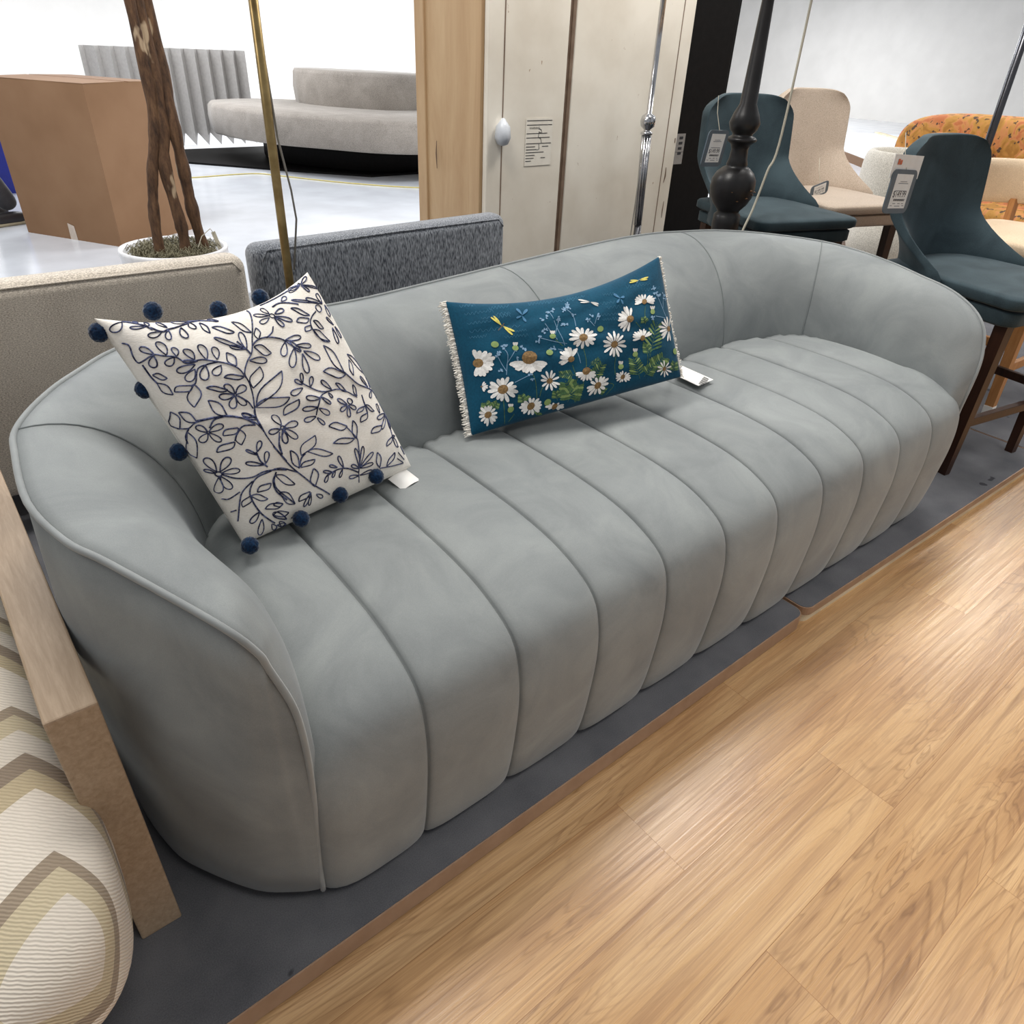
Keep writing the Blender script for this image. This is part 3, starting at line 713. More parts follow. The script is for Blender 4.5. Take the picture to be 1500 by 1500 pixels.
('S',-0.73,-0.487,-0.832,-0.549,-0.888,-0.626,-0.968,-0.789),
('L',-0.794,-0.611,-0.889,-0.683,12.0),
('L',-0.794,-0.611,-0.679,-0.683,12.0),
('L',-0.738,-0.761,-0.575,-0.77,14.0),
('T',-0.582,-0.93,-0.688,-0.821,17.9),
('L',-0.596,-0.553,-0.732,-0.594,14.0),
('S',-0.513,-0.471,-0.572,-0.541,-0.583,-0.648,-0.529,-0.752),
('S',-0.985,-0.571,-0.949,-0.586,-0.855,-0.551),
('S',-0.979,-0.698,-0.938,-0.694),
('T',-0.793,-0.769,-0.889,-0.839,14.0),
('T',-0.794,-0.838,-0.851,-0.976,15.9),
('T',-0.727,-0.918,-0.7,-0.985,14.0),
('T',-0.684,-0.948,-0.592,-0.985,12.0),
('T',-0.257,-0.106,-0.108,-0.1,18.9),
('T',-0.26,-0.111,-0.185,-0.239,18.9),
('T',-0.264,-0.112,-0.306,-0.25,15.9),
('S',-0.313,-0.136,-0.359,-0.223,-0.388,-0.335),
('S',-0.425,-0.242,-0.389,-0.396,-0.329,-0.541,-0.242,-0.702,-0.116,-0.865),
('S',-0.523,-0.441,-0.439,-0.46,-0.329,-0.541),
('S',-0.3,-0.51,-0.236,-0.429,-0.179,-0.397),
('L',-0.292,-0.503,-0.3,-0.324,15.9),
('L',-0.223,-0.402,-0.013,-0.268,21.9),
('L',-0.152,-0.386,0.062,-0.493,15.9),
('L',-0.283,-0.506,-0.124,-0.481,12.0),
('L',-0.23,-0.729,-0.18,-0.555,17.9),
('L',0.354,-0.309,0.157,-0.235,17.9),
('L',0.4,-0.457,0.454,-0.284,15.9),
('L',0.378,-0.448,0.111,-0.399,14.0),
('S',0.346,-0.322,0.382,-0.396,0.407,-0.47,0.358,-0.583,0.27,-0.781),
('T',0.291,-0.738,0.333,-0.54,12.0),
('T',0.294,-0.739,0.428,-0.556,12.0),
('T',0.296,-0.742,0.517,-0.657,14.0),
('T',0.297,-0.745,0.467,-0.76,12.0),
('T',0.285,-0.74,0.208,-0.677,12.0),
('S',0.27,-0.781,0.243,-0.883),
('T',0.26,-0.811,0.142,-0.784,12.0),
('T',0.272,-0.816,0.43,-0.824,10.0),
('S',0.27,-0.781,0.154,-0.688,0.046,-0.656,-0.076,-0.672),
('T',0.054,-0.637,-0.017,-0.587,9.0),
('T',0.116,-0.662,0.111,-0.539,12.0),
('T',-0.006,-0.668,-0.099,-0.619,9.0),
('T',-0.063,-0.666,-0.121,-0.73,10.0),
('T',0.022,-0.657,-0.034,-0.711,8.0),
('T',0.097,-0.677,0.037,-0.74,9.0),
('T',0.875,-0.618,0.925,-0.629,6.0),
('T',-0.288,-0.77,-0.393,-0.877,10.0),
('T',-0.291,-0.779,-0.342,-0.888,8.0),
('T',-0.247,-0.809,-0.195,-0.864,12.0),
('T',-0.656,-0.922,-0.612,-0.985,14.0),
('L',0.782,-0.464,0.588,-0.476,14.0),
('L',0.875,-0.618,0.716,-0.669,10.0),
('L',0.867,-0.626,0.892,-0.745,12.0),
('L',0.527,-0.829,0.566,-0.677,14.0),
('L',0.621,-0.856,0.803,-0.768,12.0),
('L',-0.565,-0.659,-0.465,-0.819,17.9),
('L',-0.532,-0.498,-0.402,-0.639,15.9),
('L',-0.294,-0.757,-0.426,-0.809,14.0),
('L',-0.692,-0.844,-0.546,-0.875,14.0),
('L',-0.66,-0.755,-0.573,-0.774,10.0),
('S',0.938,-0.487,0.875,-0.618),
('S',0.523,-0.839,0.688,-0.882,0.874,-0.918),
('S',0.807,-0.837,0.879,-0.909),
('S',0.857,-0.788,0.911,-0.887),
('S',0.942,-0.751,0.95,-0.844),
('S',-0.519,-0.472,-0.567,-0.556,-0.561,-0.65,-0.468,-0.813),
('S',-0.539,-0.942,-0.474,-0.917)]
PRT=[('S',-0.494,-0.182,-0.454,-0.457,-0.454,-0.71,1.3,5),
('S',0.006,-0.056,0.008,-0.334,-0.014,-0.459,1.3,5),
('S',0.302,-0.29,0.28,-0.467,0.273,-0.665,1.3,5),
('S',-0.732,-0.615,-0.733,-0.793,-0.724,-0.969,1.3,5),
('S',0.688,0.312,0.655,0.158,0.649,0.025,1.3,5),
('S',0.596,-0.253,0.618,-0.499,0.596,-0.783,1.3,5),
('S',-0.115,-0.31,-0.098,-0.487,-0.092,-0.589,1.3,5),
('S',-0.018,-0.558,-0.049,-0.742,-0.1,-0.938,1.3,5),
('S',-0.372,-0.525,-0.409,-0.588,-0.428,-0.69,1.3,5),
('S',0.185,-0.756,0.264,-0.825,0.202,-0.952,1.3,5),
('S',-0.647,-0.863,-0.692,-0.956,1.3,5),
('S',-0.229,0.188,-0.159,0.019,-0.102,-0.145,1.3,5),
('S',0.549,0.115,0.599,-0.017,1.3,5),
('S',-0.1,-0.938,-0.157,-0.738,-0.198,-0.539,0.8,5),
('P',-0.127,-0.858,-0.252,-0.822,10.7,5),
('P',-0.127,-0.858,-0.037,-0.75,10.7,5),
('P',-0.138,-0.815,-0.255,-0.777,10.7,6),
('P',-0.138,-0.815,-0.055,-0.709,10.7,5),
('P',-0.149,-0.773,-0.257,-0.733,10.7,5),
('P',-0.149,-0.773,-0.073,-0.669,10.7,6),
('P',-0.159,-0.73,-0.259,-0.688,10.7,5),
('P',-0.159,-0.73,-0.09,-0.628,10.7,5),
('P',-0.169,-0.687,-0.26,-0.643,10.7,6),
('P',-0.169,-0.687,-0.107,-0.588,10.7,5),
('P',-0.178,-0.644,-0.26,-0.597,10.7,5),
('P',-0.178,-0.644,-0.123,-0.548,10.7,6),
('P',-0.186,-0.602,-0.26,-0.552,10.7,5),
('P',-0.186,-0.602,-0.139,-0.508,10.7,5),
('S',-0.177,-0.902,-0.13,-0.767,-0.075,-0.63,0.8,5),
('P',-0.16,-0.849,-0.224,-0.674,8.6,5),
('P',-0.16,-0.849,-0.05,-0.928,8.6,5),
('P',-0.15,-0.82,-0.206,-0.654,8.6,6),
('P',-0.15,-0.82,-0.049,-0.89,8.6,5),
('P',-0.139,-0.791,-0.189,-0.634,8.6,5),
('P',-0.139,-0.791,-0.046,-0.851,8.6,6),
('P',-0.128,-0.762,-0.171,-0.613,8.6,5),
('P',-0.128,-0.762,-0.043,-0.813,8.6,5),
('P',-0.117,-0.732,-0.153,-0.593,8.6,6),
('P',-0.117,-0.732,-0.038,-0.774,8.6,5),
('P',-0.105,-0.703,-0.135,-0.573,8.6,5),
('P',-0.105,-0.703,-0.033,-0.735,8.6,6),
('P',-0.093,-0.674,-0.117,-0.553,8.6,5),
('P',-0.093,-0.674,-0.027,-0.696,8.6,5),
('S',0.637,-0.541,0.706,-0.275,0.785,-0.015,0.8,5),
('P',0.663,-0.434,0.591,-0.254,7.9,5),
('P',0.663,-0.434,0.791,-0.421,7.9,5),
('P',0.678,-0.377,0.613,-0.203,7.9,6),
('P',0.678,-0.377,0.8,-0.359,7.9,5),
('P',0.693,-0.32,0.636,-0.152,7.9,5),
('P',0.693,-0.32,0.809,-0.298,7.9,6),
('P',0.709,-0.264,0.659,-0.102,7.9,5),
('P',0.709,-0.264,0.819,-0.236,7.9,5),
('P',0.725,-0.207,0.683,-0.052,7.9,6),
('P',0.725,-0.207,0.829,-0.175,7.9,5),
('P',0.742,-0.151,0.707,-0.002,7.9,5),
('P',0.742,-0.151,0.84,-0.114,7.9,6),
('P',0.759,-0.096,0.731,0.047,7.9,5),
('P',0.759,-0.096,0.85,-0.053,7.9,5),
('S',0.649,-0.775,0.729,-0.688,0.816,-0.604,0.8,5),
('P',0.68,-0.74,0.632,-0.556,8.6,5),
('P',0.68,-0.74,0.792,-0.859,8.6,5),
('P',0.697,-0.722,0.655,-0.549,8.6,6),
('P',0.697,-0.722,0.802,-0.829,8.6,5),
('P',0.714,-0.703,0.679,-0.542,8.6,5),
('P',0.714,-0.703,0.814,-0.8,8.6,6),
('P',0.732,-0.685,0.702,-0.536,8.6,5),
('P',0.732,-0.685,0.826,-0.771,8.6,5),
('P',0.75,-0.667,0.726,-0.529,8.6,6),
('P',0.75,-0.667,0.839,-0.742,8.6,5),
('P',0.769,-0.649,0.751,-0.522,8.6,5),
('P',0.769,-0.649,0.852,-0.713,8.6,6),
('P',0.787,-0.631,0.776,-0.516,8.6,5),
('P',0.787,-0.631,0.866,-0.684,8.6,5),
('S',0.525,-0.848,0.494,-0.655,0.472,-0.461,0.8,5),
('P',0.51,-0.771,0.413,-0.699,7.2,5),
('P',0.51,-0.771,0.589,-0.704,7.2,5),
('P',0.504,-0.729,0.414,-0.657,7.2,6),
('P',0.504,-0.729,0.576,-0.663,7.2,5),
('P',0.498,-0.688,0.415,-0.616,7.2,5),
('P',0.498,-0.688,0.565,-0.621,7.2,6),
('P',0.493,-0.647,0.416,-0.574,7.2,5),
('P',0.493,-0.647,0.553,-0.58,7.2,5),
('P',0.487,-0.605,0.418,-0.533,7.2,6),
('P',0.487,-0.605,0.542,-0.538,7.2,5),
('P',0.483,-0.564,0.42,-0.491,7.2,5),
('P',0.483,-0.564,0.532,-0.497,7.2,6),
('P',0.478,-0.522,0.422,-0.45,7.2,5),
('P',0.478,-0.522,0.521,-0.455,7.2,5),
('S',0.565,-0.834,0.628,-0.749,0.696,-0.666,0.8,5),
('P',0.59,-0.8,0.558,-0.67,5.7,5),
('P',0.59,-0.8,0.671,-0.868,5.7,5),
('P',0.603,-0.782,0.576,-0.659,5.7,6),
('P',0.603,-0.782,0.679,-0.842,5.7,5),
('P',0.617,-0.764,0.594,-0.649,5.7,5),
('P',0.617,-0.764,0.689,-0.817,5.7,6),
('P',0.631,-0.746,0.613,-0.638,5.7,5),
('P',0.631,-0.746,0.698,-0.792,5.7,5),
('P',0.645,-0.728,0.631,-0.628,5.7,6),
('P',0.645,-0.728,0.709,-0.767,5.7,5),
('P',0.659,-0.71,0.65,-0.617,5.7,5),
('P',0.659,-0.71,0.719,-0.742,5.7,6),
('P',0.674,-0.692,0.669,-0.607,5.7,5),
('P',0.674,-0.692,0.73,-0.718,5.7,5),
('S',-0.098,-0.487,-0.172,-0.444,-0.245,-0.402,0.8,5),
('P',-0.127,-0.469,-0.161,-0.538,4.3,5),
('P',-0.127,-0.469,-0.147,-0.369,4.3,5),
('P',-0.143,-0.46,-0.176,-0.523,4.3,6),
('P',-0.143,-0.46,-0.163,-0.366,4.3,5),
('P',-0.159,-0.451,-0.191,-0.508,4.3,5),
('P',-0.159,-0.451,-0.179,-0.363,4.3,6),
('P',-0.175,-0.442,-0.207,-0.492,4.3,5),
('P',-0.175,-0.442,-0.195,-0.361,4.3,5),
('P',-0.191,-0.433,-0.222,-0.477,4.3,6),
('P',-0.191,-0.433,-0.211,-0.358,4.3,5),
('P',-0.206,-0.424,-0.237,-0.462,4.3,5),
('P',-0.206,-0.424,-0.227,-0.355,4.3,6),
('P',-0.222,-0.415,-0.252,-0.447,4.3,5),
('P',-0.222,-0.415,-0.243,-0.353,4.3,5),
('S',0.034,-0.683,0.094,-0.545,0.157,-0.407,0.8,5),
('P',0.058,-0.628,0.02,-0.481,6.4,5),
('P',0.058,-0.628,0.141,-0.676,6.4,5),
('P',0.07,-0.598,0.037,-0.458,6.4,6),
('P',0.07,-0.598,0.149,-0.64,6.4,5),
('P',0.083,-0.569,0.055,-0.435,6.4,5),
('P',0.083,-0.569,0.158,-0.603,6.4,6),
('P',0.096,-0.539,0.073,-0.413,6.4,5),
('P',0.096,-0.539,0.166,-0.566,6.4,5),
('P',0.11,-0.509,0.091,-0.39,6.4,6),
('P',0.11,-0.509,0.175,-0.529,6.4,5),
('P',0.123,-0.48,0.109,-0.368,6.4,5),
('P',0.123,-0.48,0.184,-0.493,6.4,6),
('P',0.137,-0.45,0.128,-0.345,6.4,5),
('P',0.137,-0.45,0.194,-0.456,6.4,5),
('S',-0.564,-0.751,-0.575,-0.67,-0.585,-0.588,0.8,5),
('P',-0.569,-0.719,-0.622,-0.694,5.0,5),
('P',-0.569,-0.719,-0.523,-0.685,5.0,5),
('P',-0.571,-0.701,-0.62,-0.677,5.0,6),
('P',-0.571,-0.701,-0.529,-0.667,5.0,5),
('P',-0.574,-0.684,-0.619,-0.659,5.0,5),
('P',-0.574,-0.684,-0.535,-0.65,5.0,6),
('P',-0.576,-0.666,-0.617,-0.641,5.0,5),
('P',-0.576,-0.666,-0.541,-0.633,5.0,5),
('P',-0.578,-0.649,-0.616,-0.624,5.0,6),
('P',-0.578,-0.649,-0.547,-0.616,5.0,5),
('P',-0.58,-0.631,-0.614,-0.606,5.0,5),
('P',-0.58,-0.631,-0.552,-0.599,5.0,6),
('P',-0.582,-0.614,-0.613,-0.588,5.0,5),
('P',-0.582,-0.614,-0.558,-0.581,5.0,5),
('S',-0.856,-0.736,-0.868,-0.658,-0.879,-0.58,0.8,5),
('P',-0.86,-0.705,-0.921,-0.693,6.4,5),
('P',-0.86,-0.705,-0.807,-0.66,6.4,5),
('P',-0.863,-0.688,-0.92,-0.675,6.4,6),
('P',-0.863,-0.688,-0.814,-0.645,6.4,5),
('P',-0.866,-0.672,-0.918,-0.657,6.4,5),
('P',-0.866,-0.672,-0.82,-0.629,6.4,6),
('P',-0.868,-0.655,-0.916,-0.64,6.4,5),
('P',-0.868,-0.655,-0.827,-0.613,6.4,5),
('P',-0.871,-0.638,-0.914,-0.622,6.4,6),
('P',-0.871,-0.638,-0.834,-0.598,6.4,5),
('P',-0.873,-0.622,-0.913,-0.604,6.4,5),
('P',-0.873,-0.622,-0.841,-0.582,6.4,6),
('P',-0.875,-0.605,-0.911,-0.587,6.4,5),
('P',-0.875,-0.605,-0.847,-0.567,6.4,5),
('S',-0.823,-0.693,-0.802,-0.659,-0.78,-0.624,0.8,5),
('P',-0.814,-0.68,-0.835,-0.605,4.3,5),
('P',-0.814,-0.68,-0.777,-0.73,4.3,5),
('P',-0.81,-0.672,-0.829,-0.602,4.3,6),
('P',-0.81,-0.672,-0.775,-0.718,4.3,5),
('P',-0.805,-0.665,-0.822,-0.599,4.3,5),
('P',-0.805,-0.665,-0.772,-0.706,4.3,6),
('P',-0.801,-0.657,-0.815,-0.596,4.3,5),
('P',-0.801,-0.657,-0.77,-0.694,4.3,5),
('P',-0.796,-0.65,-0.809,-0.593,4.3,6),
('P',-0.796,-0.65,-0.768,-0.682,4.3,5),
('P',-0.792,-0.643,-0.802,-0.59,4.3,5),
('P',-0.792,-0.643,-0.765,-0.67,4.3,6),
('P',-0.787,-0.635,-0.795,-0.587,4.3,5),
('P',-0.787,-0.635,-0.763,-0.658,4.3,5),
('S',0.025,-0.41,0.075,-0.358,0.126,-0.305,0.8,5),
('P',0.045,-0.389,0.049,-0.33,2.1,5),
('P',0.045,-0.389,0.077,-0.411,2.1,5),
('P',0.056,-0.378,0.061,-0.322,2.1,6),
('P',0.056,-0.378,0.087,-0.397,2.1,5),
('P',0.067,-0.367,0.073,-0.313,2.1,5),
('P',0.067,-0.367,0.097,-0.382,2.1,6),
('P',0.077,-0.356,0.085,-0.305,2.1,5),
('P',0.077,-0.356,0.107,-0.368,2.1,5),
('P',0.088,-0.344,0.097,-0.297,2.1,6),
('P',0.088,-0.344,0.116,-0.354,2.1,5),
('P',0.099,-0.333,0.109,-0.289,2.1,5),
('P',0.099,-0.333,0.126,-0.34,2.1,6),
('P',0.11,-0.322,0.12,-0.28,2.1,5),
('P',0.11,-0.322,0.136,-0.326,2.1,5),
('S',0.649,0.025,0.64,0.089,0.632,0.154,0.8,5),
('P',0.645,0.05,0.596,0.069,3.6,5),
('P',0.645,0.05,0.689,0.077,3.6,5),
('P',0.643,0.064,0.598,0.084,3.6,6),
('P',0.643,0.064,0.683,0.091,3.6,5),
('P',0.642,0.078,0.599,0.098,3.6,5),
('P',0.642,0.078,0.678,0.105,3.6,6),
('P',0.64,0.092,0.601,0.112,3.6,5),
('P',0.64,0.092,0.673,0.118,3.6,5),
('P',0.638,0.106,0.603,0.127,3.6,6),
('P',0.638,0.106,0.668,0.132,3.6,5),
('P',0.636,0.12,0.604,0.141,3.6,5),
('P',0.636,0.12,0.662,0.146,3.6,6),
('P',0.634,0.134,0.606,0.155,3.6,5),
('P',0.634,0.134,0.657,0.159,3.6,5),
('S',0.895,-0.906,0.911,-0.817,0.932,-0.729,0.8,5),
('P',0.9,-0.871,0.845,-0.802,4.3,5),
('P',0.9,-0.871,0.974,-0.874,4.3,5),
('P',0.904,-0.852,0.853,-0.786,4.3,6),
('P',0.904,-0.852,0.975,-0.853,4.3,5),
('P',0.907,-0.833,0.861,-0.769,4.3,5),
('P',0.907,-0.833,0.975,-0.831,4.3,6),
('P',0.911,-0.814,0.869,-0.753,4.3,5),
('P',0.911,-0.814,0.976,-0.81,4.3,5),
('P',0.916,-0.795,0.878,-0.737,4.3,6),
('P',0.916,-0.795,0.976,-0.788,4.3,5),
('P',0.92,-0.776,0.887,-0.72,4.3,5),
('P',0.92,-0.776,0.977,-0.766,4.3,6),
('P',0.925,-0.757,0.896,-0.704,4.3,5),
('P',0.925,-0.757,0.978,-0.745,4.3,5),
('S',-0.446,-0.982,-0.434,-0.961,-0.421,-0.939,0.8,5),
('P',-0.442,-0.974,-0.472,-0.906,3.6,5),
('P',-0.442,-0.974,-0.387,-0.985,3.6,5),
('P',-0.439,-0.969,-0.467,-0.905,3.6,6),
('P',-0.439,-0.969,-0.389,-0.985,3.6,5),
('P',-0.437,-0.964,-0.461,-0.905,3.6,5),
('P',-0.437,-0.964,-0.391,-0.985,3.6,6),
('P',-0.434,-0.96,-0.456,-0.905,3.6,5),
('P',-0.434,-0.96,-0.393,-0.985,3.6,5),
('P',-0.431,-0.955,-0.45,-0.904,3.6,6),
('P',-0.431,-0.955,-0.395,-0.985,3.6,5),
('P',-0.428,-0.95,-0.444,-0.904,3.6,5),
('P',-0.428,-0.95,-0.397,-0.98,3.6,6),
('P',-0.425,-0.946,-0.439,-0.904,3.6,5),
('P',-0.425,-0.946,-0.398,-0.971,3.6,5),
('S',0.64,-0.509,0.626,-0.402,0.614,-0.296,0.8,5),
('P',0.634,-0.466,0.575,-0.429,4.3,5),
('P',0.634,-0.466,0.685,-0.427,4.3,5),
('P',0.631,-0.443,0.576,-0.406,4.3,6),
('P',0.631,-0.443,0.678,-0.404,4.3,5),
('P',0.628,-0.421,0.577,-0.383,4.3,5),
('P',0.628,-0.421,0.671,-0.382,4.3,6),
('P',0.625,-0.398,0.578,-0.36,4.3,5),
('P',0.625,-0.398,0.664,-0.359,4.3,5),
('P',0.623,-0.375,0.579,-0.337,4.3,6),
('P',0.623,-0.375,0.658,-0.336,4.3,5),
('P',0.62,-0.352,0.581,-0.314,4.3,5),
('P',0.62,-0.352,0.651,-0.314,4.3,6),
('P',0.617,-0.329,0.582,-0.291,4.3,5),
('P',0.617,-0.329,0.644,-0.291,4.3,5),
('S',-0.53,-0.706,-0.538,-0.671,-0.545,-0.637,0.8,5),
('P',-0.533,-0.692,-0.569,-0.695,3.6,5),
('P',-0.533,-0.692,-0.503,-0.664,3.6,5),
('P',-0.535,-0.685,-0.568,-0.686,3.6,6),
('P',-0.535,-0.685,-0.507,-0.658,3.6,5),
('P',-0.537,-0.677,-0.568,-0.678,3.6,5),
('P',-0.537,-0.677,-0.511,-0.652,3.6,6),
('P',-0.538,-0.67,-0.567,-0.67,3.6,5),
('P',-0.538,-0.67,-0.515,-0.645,3.6,5),
('P',-0.54,-0.663,-0.566,-0.661,3.6,6),
('P',-0.54,-0.663,-0.519,-0.639,3.6,5),
('P',-0.541,-0.655,-0.565,-0.653,3.6,5),
('P',-0.541,-0.655,-0.523,-0.633,3.6,6),
('P',-0.543,-0.648,-0.564,-0.644,3.6,5),
('P',-0.543,-0.648,-0.527,-0.627,3.6,5),
('S',0.099,-0.907,0.142,-0.864,0.187,-0.822,0.8,5),
('P',0.116,-0.89,0.102,-0.806,3.6,5),
('P',0.116,-0.89,0.167,-0.943,3.6,5),
('P',0.126,-0.881,0.114,-0.802,3.6,6),
('P',0.126,-0.881,0.173,-0.929,3.6,5),
('P',0.135,-0.872,0.125,-0.797,3.6,5),
('P',0.135,-0.872,0.179,-0.915,3.6,6),
('P',0.144,-0.863,0.137,-0.793,3.6,5),
('P',0.144,-0.863,0.185,-0.901,3.6,5),
('P',0.154,-0.853,0.149,-0.789,3.6,6),
('P',0.154,-0.853,0.192,-0.887,3.6,5),
('P',0.163,-0.844,0.161,-0.785,3.6,5),
('P',0.163,-0.844,0.199,-0.873,3.6,6),
('P',0.173,-0.835,0.173,-0.781,3.6,5),
('P',0.173,-0.835,0.206,-0.858,3.6,5),
('S',-0.271,-0.827,-0.282,-0.743,-0.29,-0.659,0.8,5),
('P',-0.276,-0.794,-0.325,-0.758,4.3,5),
('P',-0.276,-0.794,-0.234,-0.769,4.3,5),
('P',-0.278,-0.776,-0.323,-0.741,4.3,6),
('P',-0.278,-0.776,-0.239,-0.75,4.3,5),
('P',-0.28,-0.758,-0.322,-0.723,4.3,5),
('P',-0.28,-0.758,-0.244,-0.732,4.3,6),
('P',-0.282,-0.74,-0.32,-0.706,4.3,5),
('P',-0.282,-0.74,-0.25,-0.713,4.3,5),
('P',-0.284,-0.722,-0.319,-0.688,4.3,6),
('P',-0.284,-0.722,-0.255,-0.695,4.3,5),
('P',-0.286,-0.704,-0.317,-0.671,4.3,5),
('P',-0.286,-0.704,-0.26,-0.677,4.3,6),
('P',-0.287,-0.686,-0.315,-0.653,4.3,5),
('P',-0.287,-0.686,-0.265,-0.658,4.3,5),
('S',-0.155,0.052,-0.18,0.309,-0.211,0.693,1.1,3),
('S',-0.212,0.181,-0.3,0.573,1.1,3),
('S',-0.135,0.078,-0.233,0.154,-0.357,0.27,1.1,3),
('S',-0.022,0.349,-0.015,0.532,-0.066,0.712,1.1,3),
('S',-0.148,-0.055,-0.243,0.054,1.1,3),
('S',-0.685,-0.238,-0.65,0.064,-0.675,0.2,1.1,3),
('S',-0.662,-0.059,-0.589,0.11,1.1,3),
('S',-0.68,-0.178,-0.734,0.089,1.1,3),
('S',0.917,-0.044,0.876,0.238,0.833,0.464,1.1,3),
('S',0.892,0.164,0.93,0.377,1.1,3),
('S',-0.631,-0.383,-0.495,-0.311,1.1,3),
('S',-0.042,-0.31,-0.059,-0.061,1.1,3),
('S',-0.217,0.289,-0.152,0.517,1.1,3),
('S',0.149,0.301,0.185,0.429,1.1,3),
('S',0.144,0.267,0.105,0.397,1.1,3),
('S',0.893,-0.001,0.775,0.091,1.1,3),
('P',-0.224,0.718,-0.23,0.67,4.8,3),
('P',-0.224,0.718,-0.212,0.682,4.8,3),
('P',-0.224,0.718,-0.246,0.695,4.8,3),
('P',-0.224,0.718,-0.219,0.674,4.8,3),
('P',-0.224,0.718,-0.208,0.691,4.8,3),
('P',-0.18,0.721,-0.202,0.7,4.8,3),
('P',-0.18,0.721,-0.157,0.736,4.8,3),
('P',-0.18,0.721,-0.164,0.764,4.8,3),
('P',-0.18,0.721,-0.168,0.768,4.8,3),
('P',-0.18,0.721,-0.185,0.672,4.8,3),
('P',-0.297,0.59,-0.316,0.608,4.8,3),
('P',-0.297,0.59,-0.307,0.546,4.8,3),
('P',-0.297,0.59,-0.293,0.546,4.8,3),
('P',-0.297,0.59,-0.285,0.556,4.8,3),
('P',-0.297,0.59,-0.299,0.544,4.8,3),
('P',-0.259,0.615,-0.236,0.627,4.8,3),
('P',-0.259,0.615,-0.242,0.652,4.8,3),
('P',-0.259,0.615,-0.244,0.655,4.8,3),
('P',-0.259,0.615,-0.245,0.656,4.8,3),
('P',-0.259,0.615,-0.258,0.569,4.8,3),
('P',-0.357,0.27,-0.369,0.233,4.8,3),
('P',-0.357,0.27,-0.368,0.307,4.8,3),
('P',-0.357,0.27,-0.354,0.314,4.8,3),
('P',-0.357,0.27,-0.34,0.3,4.8,3),
('P',-0.357,0.27,-0.338,0.294,4.8,3),
('P',-0.312,0.36,-0.297,0.33,4.8,3),
('P',-0.312,0.36,-0.325,0.393,4.8,3),
('P',-0.312,0.36,-0.317,0.402,4.8,3),
('P',-0.312,0.36,-0.333,0.369,4.8,3),
('P',-0.312,0.36,-0.308,0.317,4.8,3),
('P',-0.381,0.21,-0.402,0.21,4.8,3),
('P',-0.381,0.21,-0.365,0.18,4.8,3),
('P',-0.381,0.21,-0.359,0.219,4.8,3),
('P',-0.381,0.21,-0.363,0.236,4.8,3),
('P',-0.381,0.21,-0.399,0.23,4.8,3),
('P',-0.066,0.712,-0.081,0.669,4.8,3),
('P',-0.066,0.712,-0.043,0.728,4.8,3),
('P',-0.066,0.712,-0.081,0.742,4.8,3),
('P',-0.066,0.712,-0.044,0.736,4.8,3),
('P',-0.066,0.712,-0.046,0.745,4.8,3),
('P',-0.029,0.714,-0.05,0.728,4.8,3),
('P',-0.029,0.714,-0.053,0.699,4.8,3),
('P',-0.029,0.714,-0.041,0.751,4.8,3),
('P',-0.029,0.714,-0.053,0.704,4.8,3),
('P',-0.029,0.714,-0.025,0.668,4.8,3),
('P',-0.089,0.682,-0.104,0.641,4.8,3),
('P',-0.089,0.682,-0.073,0.722,4.8,3),
('P',-0.089,0.682,-0.071,0.66,4.8,3),
('P',-0.089,0.682,-0.071,0.659,4.8,3),
('P',-0.089,0.682,-0.098,0.724,4.8,3),
('P',-0.009,0.567,-0.021,0.524,4.8,3),
('P',-0.009,0.567,-0.029,0.588,4.8,3),
('P',-0.009,0.567,-0.032,0.569,4.8,3),
('P',-0.009,0.567,-0.027,0.535,4.8,3),
('P',-0.009,0.567,0.013,0.556,4.8,3),
('P',-0.243,0.054,-0.24,0.011,4.8,3),
('P',-0.243,0.054,-0.264,0.04,4.8,3),
('P',-0.243,0.054,-0.241,0.01,4.8,3),
('P',-0.243,0.054,-0.254,0.092,4.8,3),
('P',-0.243,0.054,-0.251,0.013,4.8,3),
('P',-0.28,0.035,-0.296,0.006,4.8,3),
('P',-0.28,0.035,-0.276,0.078,4.8,3),
('P',-0.28,0.035,-0.293,-0.0,4.8,3),
('P',-0.28,0.035,-0.298,0.058,4.8,3),
('P',-0.28,0.035,-0.259,0.051,4.8,3),
('P',-0.675,0.2,-0.662,0.171,4.8,3),
('P',-0.675,0.2,-0.658,0.179,4.8,3),
('P',-0.675,0.2,-0.677,0.159,4.8,3),
('P',-0.675,0.2,-0.669,0.239,4.8,3),
('P',-0.675,0.2,-0.687,0.231,4.8,3),
('P',-0.647,0.24,-0.65,0.199,4.8,3),
('P',-0.647,0.24,-0.661,0.208,4.8,3),
('P',-0.647,0.24,-0.642,0.201,4.8,3),
('P',-0.647,0.24,-0.667,0.235,4.8,3),
('P',-0.647,0.24,-0.629,0.224,4.8,3),
('P',-0.589,0.11,-0.591,0.151,4.8,3),
('P',-0.589,0.11,-0.57,0.13,4.8,3),
('P',-0.589,0.11,-0.568,0.115,4.8,3),
('P',-0.589,0.11,-0.587,0.152,4.8,3),
('P',-0.589,0.11,-0.568,0.114,4.8,3),
('P',-0.734,0.089,-0.715,0.079,4.8,3),
('P',-0.734,0.089,-0.742,0.052,4.8,3),
('P',-0.734,0.089,-0.714,0.091,4.8,3),
('P',-0.734,0.089,-0.726,0.127,4.8,3),
('P',-0.734,0.089,-0.752,0.073,4.8,3),
('P',-0.715,0.115,-0.695,0.123,4.8,3),
('P',-0.715,0.115,-0.727,0.147,4.8,3),
('P',-0.715,0.115,-0.703,0.149,4.8,3),
('P',-0.715,0.115,-0.725,0.079,4.8,3),
('P',-0.715,0.115,-0.712,0.076,4.8,3),
('P',0.833,0.464,0.803,0.468,4.8,3),
